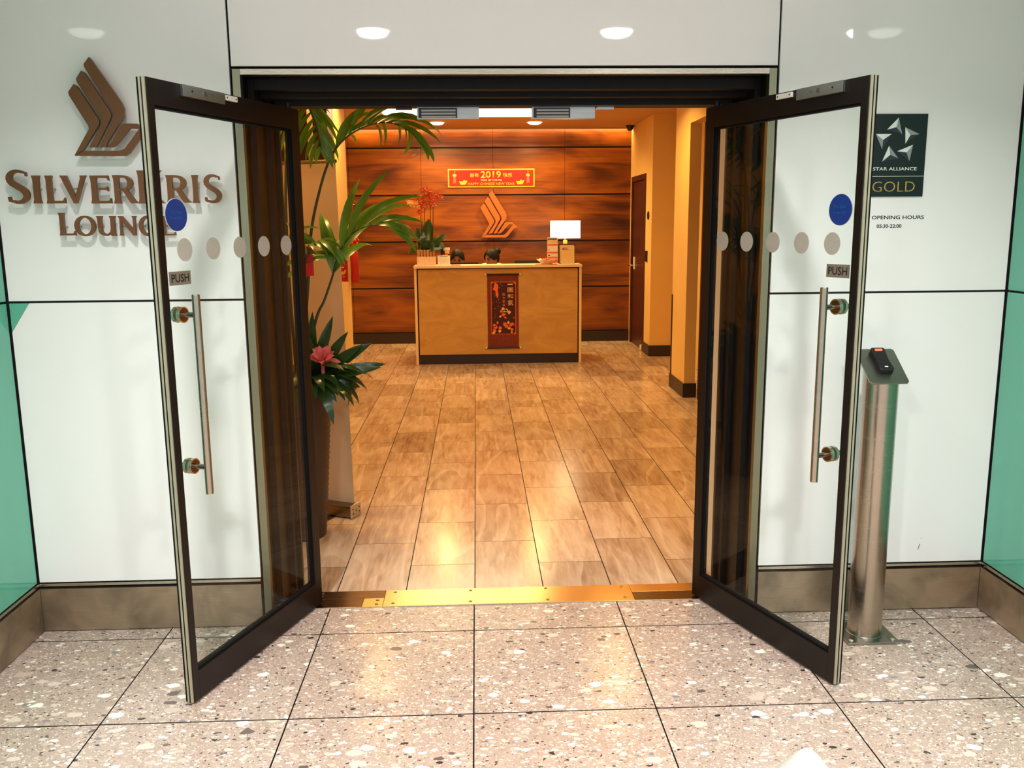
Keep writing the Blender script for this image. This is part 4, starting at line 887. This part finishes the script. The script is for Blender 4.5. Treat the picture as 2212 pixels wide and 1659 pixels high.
for k in range(13):
    a = k*2.4; r = 0.011*math.sqrt(k)*1.3
    s_ = MB().sphere((0, 0, 0), 0.015, 10, 8, (1, 1, 0.8)).build('wrapped_sweet', (RED, SCRO, ORCHF)[k % 3]); s_.location = (0.822+r*math.cos(a), 6.68+0.8*r*math.sin(a), ZC+0.052+0.004*(k % 3))
    tag(s_, 'red and orange wrapped sweet lying in the wavy bowl', 'sweet', 'sweets in the wavy bowl')
en = MB().box(-0.045, 0.045, -0.03, 0.03, 0, 0.006).build('red_packet', SCRO, bevel=0.001); en.location = (0.745, 6.70, ZC); tag(en, 'orange paper packet lying left of the wavy bowl', 'packet')
en = MB().box(-0.04, 0.04, -0.02, 0.02, 0, 0.005).build('red_packet', RED, bevel=0.001); en.location = (0.90, 6.655, ZC); en.rotation_euler = (0, 0, 0.5); tag(en, 'small red packet lying right of the wavy bowl', 'packet')
en = MB().box(-0.05, 0.05, -0.02, 0.02, 0, 0.008).build('red_packet', RED, bevel=0.001); en.location = (-0.20, 6.66, ZC); en.rotation_euler = (0, 0, -0.2); tag(en, 'flat red packet on the counter before the facing receptionist', 'packet')

# ---- leaves and plants
def blade(L, wd, curl, n=7, fold=0.25, base=0.25, peak=0.4):
    """leaf blade along +y, upper side +z, drooping by curl"""
    m = MB(); vs = []; fs = []; y = z = 0.0; a = 0.0
    for i in range(n+1):
        t = i/n
        if t < peak: w_ = base+(1-base)*math.sin(t/peak*PI/2)
        else: w_ = math.cos((t-peak)/(1-peak)*PI/2)**0.8 if t < 1 else 0.0
        w_ *= wd/2
        vs += [(-w_, y, z+w_*fold), (0, y, z), (w_, y, z+w_*fold)]
        st = L/n; a = -curl*(t+0.5/n)*1.0; y += st*math.cos(a); z += st*math.sin(a)
    for i in range(n):
        o = i*3; fs += [(o, o+1, o+4, o+3), (o+1, o+2, o+5, o+4)]
    m.add(vs, fs); return m
def orient(o, loc, d, up=Vector((0, 0, 1))):
    """place a blade so that +y points along d with its upper side towards up"""
    d = Vector(d).normalized(); x = d.cross(up)
    if x.length < 1e-3: x = Vector((1, 0, 0))
    x.normalize(); z = x.cross(d)
    o.matrix_local = Matrix(((x.x, d.x, z.x, loc[0]), (x.y, d.y, z.y, loc[1]), (x.z, d.z, z.z, loc[2]), (0, 0, 0, 1)))

BLADES = {}
def blade_data(L, wd, curl, mat, name, **kw):
    key = (round(L, 2), round(wd, 3), round(curl, 1), mat.name, name)
    if key not in BLADES: BLADES[key] = blade(key[0], wd, key[2], **kw).data(name, mat)
    return BLADES[key]

# tall planter and the palm
PX, PY = -0.875, 1.045
pot = thing('planter', 'tall tapering brown ribbed planter behind the left glass door', 'planter', (PX, PY, 0))
prof = [(0.105, 0.0)]
for k in range(1, 60):
    z = k*0.014; r = 0.108+0.062*(z/0.83)**0.9; prof.append((r+(0.003 if k % 2 else -0.001), z))
prof += [(0.172, 0.832), (0.158, 0.836), (0.155, 0.80)]
MB().lathe((0, 0, 0), prof, 40).build('body', POTM, pot)
MB().lathe((0, 0, 0.79), [(0.152, 0.0), (0.152, 0.015), (0.08, 0.022), (0.01, 0.024)], 32).build('soil', SOIL, pot)

pm = thing('palm', 'tall feathery green palm growing in the brown planter by the entrance', 'plant', (PX, PY, 0.81))
def frond(pts, r0, start, n_leaf, L0, wd, spread=0.75, droop=1.2, upb=0.35, seed=0, sides=(-1, 1), skew=None):
    rnd = random.Random(seed); loc = Vector((PX, PY, 0.81)); P = [p-loc for p in spline(pts, 8)]; n = len(P)
    fo = MB().tube(P, [r0*(1-0.75*i/(n-1)) for i in range(n)], 8).build('frond', PALMST, pm)
    for k in range(n_leaf):
        t = start+(1-start)*k/(n_leaf-1); f = t*(n-1); i = min(int(f), n-2); p = P[i].lerp(P[i+1], f-i); d = (P[i+1]-P[i]).normalized()
        ref = Vector((0, 0, 1)) if abs(d.z) < 0.85 else Vector((0.3, -1, 0.2))
        side = d.cross(ref).normalized()
        tt = k/(n_leaf-1); L = L0*(0.62+0.75*math.sin(PI*min(1, tt*0.85+0.12)))*(1-0.45*tt)*rnd.uniform(0.88, 1.1)
        for s in sides:
            dirv = (d*(0.55+0.5*tt)+side*s*spread+Vector((0, 0, upb*(1-tt))))
            if skew is not None: dirv += Vector(skew)
            dirv += Vector((rnd.uniform(-.1, .1), rnd.uniform(-.1, .1), rnd.uniform(-.1, .1)))
            me = blade_data(L, wd*(0.75+0.25*(1-tt)), droop*rnd.choice((0.8, 1.0, 1.2)), PALM, 'leaflet', base=0.35, peak=0.35)
            o = add_data('leaflet', me, fo); orient(o, p, dirv, Vector((0, -0.75, 0.65)))
    return fo
frond([(-0.86, 1.06, 0.82), (-0.795, 1.0, 1.234), (-0.762, 0.99, 1.523), (-0.713, 0.98, 1.719), (-0.648, 0.97, 1.886), (-0.56, 0.96, 1.985), (-0.43, 0.95, 2.040), (-0.32, 0.94, 2.030), (-0.22, 0.93, 1.96)], 0.009, 0.55, 12, 0.32, 0.034, 0.50, 1.9, 0.75, 1)
frond([(-0.85, 1.05, 0.82), (-0.76, 1.02, 1.12), (-0.714, 1.0, 1.211), (-0.669, 0.99, 1.323), (-0.626, 0.98, 1.445), (-0.54, 0.95, 1.545), (-0.43, 0.92, 1.575), (-0.34, 0.90, 1.545)], 0.008, 0.46, 9, 0.34, 0.046, 0.50, 1.3, 0.8, 2)
frond([(-0.88, 1.07, 0.82), (-0.90, 1.10, 1.40), (-0.885, 1.10, 1.85), (-0.83, 1.05, 2.12), (-0.77, 0.98, 2.16), (-0.71, 0.92, 2.06), (-0.675, 0.88, 1.93)], 0.009, 0.55, 12, 0.26, 0.034, 0.85, 1.0, 0.0, 3, skew=(-0.35, 0, -0.25))
frond([(-0.90, 1.06, 0.82), (-0.93, 1.08, 1.25), (-0.97, 1.09, 1.60), (-1.03, 1.08, 1.78), (-1.10, 1.05, 1.80), (-1.17, 1.02, 1.70)], 0.008, 0.45, 9, 0.24, 0.030, 0.7, 1.6, 0.1, 4)
frond([(-0.87, 1.03, 0.82), (-0.83, 1.00, 1.15), (-0.80, 0.96, 1.36), (-0.75, 0.93, 1.47), (-0.69, 0.90, 1.50), (-0.62, 0.89, 1.46)], 0.007, 0.45, 9, 0.20, 0.026, 0.8, 1.6, 0.2, 5)
frond([(-0.90, 1.04, 0.82), (-0.89, 1.00, 1.10), (-0.90, 0.95, 1.35), (-0.86, 0.93, 1.50), (-0.80, 0.92, 1.53)], 0.007, 0.45, 8, 0.20, 0.026, 0.8, 1.7, 0.2, 6)

br = thing('bromeliad', 'low bromeliad with pink-red flower spilling over the planter rim', 'plant', (PX+0.05, PY-0.02, 0.812))
rnd = random.Random(11)
for k in range(34):
    a = k*2.399+0.3; e = 0.15+0.95*(k/34.0); L = rnd.uniform(0.22, 0.33)
    me = blade_data(L, 0.058, 1.5+0.5*(1-k/34.0), ORCHL, 'leaf', base=0.5, peak=0.45)
    c_, s_ = math.cos(a), math.sin(a)
    if c_ < -0.2 and s_ < 0.2: c_ = abs(c_)*0.6
    o = add_data('leaf', me, br); orient(o, (0.03*c_+0.03, 0.03*s_, 0.0+0.02*(k/34.0)), (c_, s_*0.9, e), Vector((0, -0.35, 0.9)))
MB().lathe((0.10, -0.08, 0.02), [(0.010, 0.0), (0.010, 0.08), (0.004, 0.10)], 12).build('flower_stem', BROMF, br)
for k in range(18):
    a = k*2.399; o = add_data('bract', blade_data(0.085-0.0012*k, 0.036, 0.5, BROMF, 'bract', base=0.6, peak=0.5), br); orient(o, (0.10, -0.08, 0.105+0.0015*k), (math.cos(a), math.sin(a)-0.25, 0.15+0.10*k), Vector((0, -0.8, 0.6)))
for (dx, dz, L, cu) in ((0.22, 0.20, 0.30, 0.5), (0.34, 0.26, 0.34, 0.4), (0.30, 0.10, 0.33, 0.7), (0.16, 0.26, 0.30, 0.4), (0.36, 0.14, 0.36, 0.9), (0.05, -0.02, 0.18, 1.2), (0.16, 0.02, 0.24, 1.6), (-0.02, 0.20, 0.24, 0.6)):
    o = add_data('leaf', blade_data(L, 0.056, cu, ORCHL, 'leaf', base=0.5, peak=0.5), br); orient(o, (0.06, -0.03, 0.01), (dx, -0.10, dz), Vector((0, -0.9, 0.4)))
for (dx, dz, s) in ((0.02, 0.30, 1), (0.10, 0.26, 1), (-0.03, 0.24, 1)):
    o = add_data('leaf', blade_data(0.34, 0.055, 0.3, ORCHL, 'leaf', base=0.5, peak=0.5), br); orient(o, (0.03, -0.02, 0.01), (dx, -0.05, dz), Vector((0, -1, 0)))

# orchid on the counter
oc = thing('orchid', 'orange-red flowering orchid with dark leaves at the left end of the counter', 'plant', (-0.530, 6.75, ZC))
PBX = MB().box(-0.105, 0.105, -0.055, 0.055, 0.0, 0.098).build('pot', ORCPOT, oc, bevel=0.003)
for k in range(6): MB().box(-0.098+k*0.034, -0.098+k*0.034+0.026, -0.050, -0.044, 0.0985, 0.175).build('slat', STICK, oc, bevel=0.001)
for x in (-0.10, -0.062): MB().tube([(x, -0.03, 0.0985), (x, -0.03, 0.29)], 0.0028, 6).build('stake', STICK, oc)
MB().box(-0.10, -0.062, -0.033, -0.027, 0.290, 0.296).build('stake_bar', STICK, oc)
MB().box(-0.10, 0.10, -0.04, 0.05, 0.0985, 0.125).build('soil', SOIL, oc)
for (d, L, wd, cu) in (((-1, -0.3, 0.35), 0.28, 0.080, 1.7), ((0.9, -0.3, 0.9), 0.30, 0.100, 0.5), ((0.5, -0.6, 0.55), 0.28, 0.12, 2.2), ((-0.45, 0.1, 1.2), 0.29, 0.13, 0.3), ((0.10, 0.2, 1.3), 0.38, 0.13, 0.3), ((-0.1, -0.7, 0.9), 0.22, 0.10, 1.6), ((-0.8, 0.3, 0.7), 0.26, 0.08, 1.5), ((0.1, 0.6, 0.9), 0.25, 0.09, 1.2)):
    o = add_data('leaf', blade_data(L, wd, cu, ORCHL, 'leaf', base=0.45, peak=0.55), oc); orient(o, (0.0, 0.0, 0.16), d, Vector((0, -0.8, 0.5)))
def flower_data(mat, s):
    m = MB()
    for k in range(5):
        a = PI/2+k*2*PI/5; w_ = 0.62 if k in (1, 4) else 0.45; d = (math.cos(a), math.sin(a)); nrm = (-d[1], d[0]); L = s*0.5
        ring = [(0, 0), (0.35, -w_*0.8), (0.75, -w_*0.7), (1.0, 0), (0.75, w_*0.7), (0.35, w_*0.8)]
        vs = [(L*(t*d[0]+u*0.6*nrm[0]), -0.006-0.004*t, L*(t*d[1]+u*0.6*nrm[1])) for t, u in ring]+[(L*(t*d[0]+u*0.6*nrm[0]), -0.003-0.004*t, L*(t*d[1]+u*0.6*nrm[1])) for t, u in ring]
        m.add(vs, [(0, 1, 2, 3, 4, 5), (11, 10, 9, 8, 7, 6)]+[(i, i+6, (i+1) % 6+6, (i+1) % 6) for i in range(6)])
    m.sphere((0, -0.012, -0.004), s*0.14, 8, 6); return m.data('flower', mat)
FD = [flower_data(ORCHF, 0.088), flower_data(ORCHY, 0.086), flower_data(ORCHF, 0.074)]
stems = [[(-0.04, 0, 0.12), (-0.05, 0, 0.45), (-0.055, 0, 0.62), (-0.09, -0.02, 0.72), (-0.16, -0.04, 0.73)], [(0.0, 0.01, 0.12), (-0.01, 0.01, 0.50), (0.0, 0, 0.72), (-0.02, -0.02, 0.78), (-0.07, -0.04, 0.76)],
         [(0.05, 0, 0.12), (0.055, 0, 0.55), (0.06, 0, 0.76), (0.04, -0.02, 0.83), (-0.01, -0.04, 0.82)], [(0.07, 0.01, 0.12), (0.085, 0.01, 0.55), (0.09, 0, 0.72), (0.12, -0.02, 0.79), (0.16, -0.04, 0.76)]]
for i, P in enumerate(stems):
    Q = spline(P, 6); so = MB().tube(Q, 0.0042, 6).build('flower_stem', PALMST, oc); n = len(Q)
    for k in range(9):
        f = 0.46+0.54*k/8; q = Q[min(n-1, int(f*(n-1)))]
        o = add_data('flower', FD[1] if (i == 0 and k > 3) else FD[k % 3 if k % 3 != 1 else 0], so); o.location = q+Vector((rnd.uniform(-0.03, 0.03), -0.02-rnd.uniform(0, 0.02), rnd.uniform(-0.04, 0.02)-0.015))
        o.rotation_euler = (rnd.uniform(-0.4, 0.5), rnd.uniform(-0.6, 0.6), rnd.uniform(-0.8, 0.8))

# ---- pull-up banner seen from behind
pb_ = thing('pull_up_banner', 'plain brown back of a pull-up banner stand behind the planter', 'banner stand', (-0.655, 1.315, 0), math.radians(180-25))
MB().box(-0.002, 0.85, -0.045, 0.045, 0.006, 0.072).build('cassette', BANALU, pb_, bevel=0.012)
MB().box(-0.010, -0.0022, -0.048, 0.048, 0.004, 0.076).build('end_cap', SILVER, pb_, bevel=0.003)
for (a, b_) in ((-0.03, 0.03), (0.03, 0.03), (-0.03, 0.055), (0.03, 0.055), (0.0, 0.042)): MB().cyl((-0.0102, a, b_-0.002), (-0.0115, a, b_-0.002), 0.004, n=10).build('screw', INK, pb_)
m = MB(); ns = 12; vs = []; fs = []
for k in range(ns+1):
    z = 0.070+(1.90-0.070)*k/ns; yb = -0.02-0.05*(k/ns)*0.6; x_in = 0.012+0.05*(k/ns)
    for (xx, off) in ((x_in, 0), (0.84+0.03*(k/ns), 0), (0.84+0.03*(k/ns), 0.0012), (x_in, 0.0012)): vs.append((xx, yb+off, z))
for k in range(ns):
    for q in range(4): fs.append((k*4+q, k*4+(q+1) % 4, (k+1)*4+(q+1) % 4, (k+1)*4+q))
fs += [(3, 2, 1, 0), (ns*4, ns*4+1, ns*4+2, ns*4+3)]; m.add(vs, fs); m.build('graphic_sheet', BANNERB, pb_)
MB().tube([(0.06, -0.052, 1.90), (0.875, -0.052, 1.90)], 0.010, 10).build('top_bar', BANALU, pb_)
MB().tube([(0.42, 0.015, 0.07), (0.42, -0.03, 1.90)], 0.007, 8).build('support_pole', BANALU, pb_)
for x in (0.12, 0.72): MB().box(x-0.02, x+0.02, -0.16, 0.16, 0.0, 0.0058).build('foot', BANALU, pb_, bevel=0.001)

# ---- red hanging ornaments on the column
def ornament(label, x, y, ztop, k):
    t = thing('lantern_tassel', label, 'ornament', (x, y, ztop))
    MB().tube([(0.012, 0.02, 0.0), (0, 0, -0.01), (0, 0, -0.24*k)], 0.0025, 6).build('cord', RED, t)
    MB().tube([(0.02, 0.0, 0.0), (-0.045, 0, 0.0)], 0.003, 6).build('hook_bar', STEELP, t)
    for i, (dz, r) in enumerate(((-0.26, 0.028), (-0.315, 0.036), (-0.365, 0.040))):
        MB().sphere((0, 0, dz*k), r*k, 14, 8, (1.1, 0.9, 0.75)).build('knot', RED, t)
        MB().lathe((0, 0, dz*k-0.03*k), [(0.016*k, 0), (0.016*k, 0.006)], 12).build('gold_band', GOLD, t)
    for i in range(4):
        a = i*PI/2+0.4; MB().sphere((0.036*k*math.cos(a), 0.036*k*math.sin(a), -0.335*k), 0.017*k, 10, 6).build('bead', RED, t)
    MB().sphere((0, -0.01, -0.415*k), 0.017*k, 12, 8).build('gold_bead', IVORY, t)
    MB().lathe((0, 0, -0.44*k), [(0.018*k, 0.02), (0.034*k, 0.0), (0.037*k, -0.12), (0.038*k, -0.285)][::-1], 20).build('tassel', REDD, t)
    return t
ornament('red knotted tassel ornament hanging by the ochre column corner', -1.122, 5.155, 1.765, 1.0)
rc = thing('red_card', 'red card with gold printed figure hanging beside the red tassel', 'card', (-1.165, 4.60, 1.27))
MB().box(-0.060, 0.056, -0.002, 0.0, -0.190, 0.0).build('sheet', RED, rc, bevel=0.0008)
def cp(m, P): MB().prism([(a, b) for a, b in P], -0.003, -0.0021).build('print', m, rc, smooth=False)
cp(GOLD, [(-0.036, -0.122), (-0.022, -0.060), (-0.006, -0.066), (-0.014, -0.120)]); cp(SCRO, [(-0.020+0.011*math.cos(k*PI/5), -0.045+0.011*math.sin(k*PI/5)) for k in range(10)])
cp(GOLD, [(-0.012, -0.132), (0.002, -0.098), (0.018, -0.100), (0.030, -0.082), (0.040, -0.086), (0.034, -0.112), (0.020, -0.128), (0.004, -0.128)]); cp(SCRO, [(0.0, -0.150), (0.006, -0.138), (0.026, -0.138), (0.028, -0.150)]); cp(OFFW, [(0.0, -0.064), (0.010, -0.055), (0.022, -0.062), (0.016, -0.068)])
MB().tube([(0, -0.001, 0), (0.0, 0.04, 0.10)], 0.0015, 6).build('string', RED, rc)
rc2 = thing('red_card', 'red card hanging among the palm stems behind the left door', 'card', (-0.770, 0.955, 1.475)); MB().box(-0.035, 0.022, -0.002, 0, -0.14, 0.0).build('sheet', RED, rc2, bevel=0.0008); MB().tube([(0, -0.001, 0), (-0.01, 0.01, 0.09)], 0.0015, 6).build('string', RED, rc2)

# ================================================================== PEOPLE
def head_point(th, ph, off=0.0):
    """th: latitude -pi/2..pi/2, ph: longitude with the face at -y"""
    a, b_, c = 0.072+off, 0.092+off, 0.112+off
    x = a*math.cos(th)*math.sin(ph); y = -b_*math.cos(th)*math.cos(ph); z = c*math.sin(th)
    if z < 0:
        k = (-z/c); x *= 1-0.30*k**1.3; y = y*(1-0.22*k) - 0.012*k if y < 0 else y*(1-0.45*k)
    if y < 0 and off == 0.0:
        G = lambda cx, cz, sx_, sz: math.exp(-((abs(x)-cx)/sx_)**2-((z-cz)/sz)**2)
        y -= 0.020*G(0, -0.022, 0.011, 0.018)+0.008*G(0, 0.0, 0.009, 0.022)
        y += 0.007*G(0.030, 0.004, 0.014, 0.010); y -= 0.003*G(0.028, 0.026, 0.018, 0.008); y -= 0.006*G(0, -0.056, 0.018, 0.008); y -= 0.007*G(0, -0.095, 0.018, 0.014); y -= 0.003*G(0.042, -0.025, 0.016, 0.016)
    return Vector((x, y, z))
def head_mesh(m, M, off=0.0, cond=None, nu=48, nv=36):
    vs = []; ok = []; fs = []
    for j in range(nv+1):
        th = -PI/2+PI*j/nv
        for k in range(nu):
            p = head_point(th, 2*PI*k/nu, off); ok.append(cond is None or cond(p)); vs.append(M @ p)
    for j in range(nv):
        for k in range(nu):
            f = (j*nu+k, j*nu+(k+1) % nu, (j+1)*nu+(k+1) % nu, (j+1)*nu+k)
            if all(ok[i] for i in f): fs.append(f)
    m.add(vs, fs)
def person(label, loc, hrot, lift, hairstyle):
    """seated receptionist, loc = head centre in the scene; body is one remeshed surface"""
    X, Y, Zh = loc
    t = thing('person', label, 'person', (X, Y+0.10+lift*0.7, 0.50))
    L = lambda x, y, z: Vector((x, y, z))                          # local: origin at the seat, face towards -y
    hc = Vector((0, -0.10-lift*0.7, Zh-0.50)); M = Matrix.Translation(hc) @ hrot
    m = MB(); head_mesh(m, M)
    for s in (-1, 1):                                               # ears
        e = M @ Vector((s*0.070, 0.012, -0.008)); m.sphere(e, 0.028, 10, 8, (0.35, 0.6, 1.0))
    sh = hc.z-0.225+lift
    m.tube([M @ Vector((0, 0.03, -0.05)), Vector((0, -0.055-lift*0.3, sh+0.06-lift*0.15)), Vector((0, -0.045, sh-0.02))], [0.046, 0.050, 0.065], 16)
    m.tube([(0, -0.035, sh+0.035), (0, -0.03, sh-0.02), (0, -0.025, sh-0.12), (0, -0.01, 0.20), (0, 0.0, 0.08), (0, 0, 0.0), (0, 0, -0.02)], [0.08, 0.125, 0.135, 0.115, 0.135, 0.14, 0.10], 20, squash=(1.25, 0.80))
    for s in (-1, 1):
        S0 = Vector((s*0.160, -0.03, sh)); E0 = Vector((s*0.190, -0.06, sh-0.25)); W0 = Vector((s*0.11, -0.25, 0.280)); 
        m.tube([Vector((s*0.09, -0.03, sh)), S0, S0.lerp(E0, 0.5), E0, E0.lerp(W0, 0.45), W0], [0.052, 0.052, 0.043, 0.037, 0.036, 0.025], 12)
        H0 = W0+Vector((-s*0.012, -0.075, -0.008)); m.tube([W0, W0.lerp(H0, 0.5), H0], [0.026, 0.034, 0.030], 10, squash=(1.15, 0.55))
        for i, (ox, ln) in enumerate(((-0.028, 0.060), (-0.010, 0.072), (0.009, 0.068), (0.026, 0.052))):
            b0 = H0+Vector((ox, 0.008, 0.0)); m.tube([b0, b0+Vector((0, -ln*0.5, 0.006)), b0+Vector((0, -ln, -0.010))], [0.0095, 0.009, 0.007], 8)
        th0 = W0+Vector((-s*0.026, -0.028, -0.004)); m.tube([th0, th0+Vector((-s*0.022, -0.026, 0)), th0+Vector((-s*0.026, -0.052, -0.006))], [0.012, 0.011, 0.008], 8)
        m.tube([(s*0.085, 0.0, 0.01), (s*0.10, -0.22, 0.02), (s*0.11, -0.40, 0.01), (s*0.11, -0.41, -0.20), (s*0.11, -0.39, -0.42)], [0.085, 0.075, 0.060, 0.052, 0.036], 14)
        m.tube([(s*0.11, -0.37, -0.45), (s*0.11, -0.43, -0.462), (s*0.112, -0.54, -0.472)], [0.038, 0.036, 0.024], 10)
    me = m.data('body', SKIN); o = bpy.data.objects.new('body', me); COL.objects.link(o)
    rm = o.modifiers.new('union', 'REMESH'); rm.mode = 'VOXEL'; rm.voxel_size = 0.0048
    smd = o.modifiers.new('smooth', 'SMOOTH'); smd.factor = 0.4; smd.iterations = 2
    bpy.context.view_layer.update(); dg = bpy.context.evaluated_depsgraph_get(); me2 = bpy.data.meshes.new_from_object(o.evaluated_get(dg))
    o.modifiers.clear(); o.data = me2; me2.shade_smooth(); o.parent = t
    # face
    for s in (-1, 1):
        ey = MB(); ey.sphere(M @ Vector((s*0.030, -0.0755, 0.004)), 0.0105, 12, 8, (1.05, 0.8, 0.5)); eo = ey.build('eye', EYEW, t)
        MB().sphere(M @ Vector((s*0.030, -0.0815, 0.002)), 0.0062, 10, 6).build('iris', INK, eo)
        MB().tube([M @ Vector((s*(0.016+0.010*k), -0.0905+0.0018*k*k, 0.0085+0.0022*math.sin(k*0.9))) for k in range(4)], 0.0022, 6).build('eyelash', HAIR, eo)
        MB().tube([M @ Vector((s*(0.014+0.009*k), -0.097+0.0022*k*k, 0.026+0.004*math.sin(k*0.8))) for k in range(5)], [0.003, 0.0036, 0.0036, 0.003, 0.0015], 6).build('eyebrow', HAIR, t)
    MB().tube([M @ Vector((x, -0.094+abs(x)*0.35, -0.054)) for x in (-0.022, -0.012, 0, 0.012, 0.022)], [0.002, 0.005, 0.006, 0.005, 0.002], 8).build('lips', LIPS, t)
    # hair cap
    hm = MB()
    def cond(p):
        f = -p.y/0.10
        lim = 0.066-0.050*(abs(p.x)/0.062)**2
        if f < 0.32:
            k = min(1, (0.32-f)/0.25); lim = lim*(1-k)+k*(-0.004)
        if f < 0.0: lim = -0.004-min(1, -f/0.35)*0.055
        return p.z > lim
    head_mesh(hm, M, 0.011, cond, 120, 96); ho = hm.build('hair', HAIR, t); so = ho.modifiers.new('thick', 'SOLIDIFY'); so.thickness = 0.010; so.offset = 0
    if hairstyle == 'bun':
        bh = MB(); c0 = M @ Vector((0.005, 0.098, 0.072))
        for k in range(7):
            a = k*2*PI/7; bh.sphere(c0+Vector((0.020*math.cos(a), 0.010, 0.020*math.sin(a))), 0.030, 12, 8)
        bh.sphere(c0, 0.038, 14, 10); bh.build('hair_bun', HAIR, t)
    else:
        bh = MB(); bh.sphere(M @ Vector((0, 0.105, -0.03)), 0.042, 14, 10); bh.build('hair_bun', HAIR, t)
    # blouse with sleeves and collar
    bl = MB()
    bl.tube([(0, -0.038, sh+0.052), (0, -0.03, sh-0.01), (0, -0.025, sh-0.12), (0, -0.01, 0.20), (0, 0.0, 0.06), (0, 0, 0.03)], [0.088, 0.140, 0.150, 0.130, 0.150, 0.152], 24, squash=(1.25, 0.82))
    for s in (-1, 1):
        S0 = Vector((s*0.160, -0.03, sh)); E0 = Vector((s*0.190, -0.06, sh-0.25)); bl.tube([Vector((s*0.06, -0.03, sh+0.020)), Vector((s*0.11, -0.03, sh+0.008)), S0.lerp(E0, 0.06), S0.lerp(E0, 0.5), E0.lerp(S0, 0.08)], [0.055, 0.056, 0.056, 0.053, 0.050], 16)
    bl.build('blouse', BLOUSE, t)
    MB().tube([(0.062*math.sin(a), -0.045-0.055*math.cos(a), sh+0.060-0.015*math.cos(a)) for a in [k*2*PI/16+0.25 for k in range(16)]], 0.014, 8).build('collar', BLOUSE, t)
    sk = MB()
    sk.tube([(0, 0, 0.05), (0, 0, -0.035)], [0.150, 0.135], 20, squash=(1.28, 0.95))
    for s in (-1, 1): sk.tube([(s*0.075, 0.02, 0.01), (s*0.10, -0.22, 0.02), (s*0.11, -0.41, 0.005), (s*0.11, -0.42, -0.10)], [0.10, 0.088, 0.074, 0.066], 14)
    sk.build('skirt', SKIRTM, t)
    return t
R_ = Matrix.Rotation
h1 = R_(math.radians(-4), 4, 'Z') @ R_(math.radians(14), 4, 'X')
person('person with dark tied-back hair looking down behind the monitor at left', (-0.192, 7.33, 1.165), h1, 0, 'tied')
h2 = R_(math.radians(-46), 4, 'Z') @ R_(math.radians(9), 4, 'X')
person('person with dark hair in a bun and white blouse, head turned aside', (0.222, 7.58, 1.158), h2, 0.095, 'bun')
def office_chair(label, x, y):
    t = thing('office_chair', label, 'chair', (x, y, 0))
    MB().box(-0.19, 0.19, -0.22, 0.20, 0.395, 0.455).build('seat', BLKPL, t, bevel=0.02)
    MB().box(-0.18, 0.18, 0.215, 0.255, 0.52, 0.84).build('backrest', BLKPL, t, bevel=0.015)
    MB().tube([(0, 0.15, 0.41), (0, 0.235, 0.42), (0, 0.265, 0.50), (0, 0.262, 0.60)], 0.016, 8).build('back_support', STEELP, t)
    MB().cyl((0, 0, 0.07), (0, 0, 0.394), 0.025, n=16).build('gas_column', STEELP, t)
    for k in range(5):
        a = k*2*PI/5+0.3; lg = MB().tube([(0, 0, 0.085), (0.21*math.cos(a), 0.21*math.sin(a), 0.062)], [0.022, 0.014], 8).build('base_leg', BLKPL, t)
        MB().sphere((0.21*math.cos(a), 0.21*math.sin(a), 0.027), 0.027, 10, 8).build('castor', BLKPL, lg)
office_chair('black office chair under the receptionist at left', -0.192, 7.44); office_chair('black office chair under the receptionist with the bun', 0.222, 7.77)
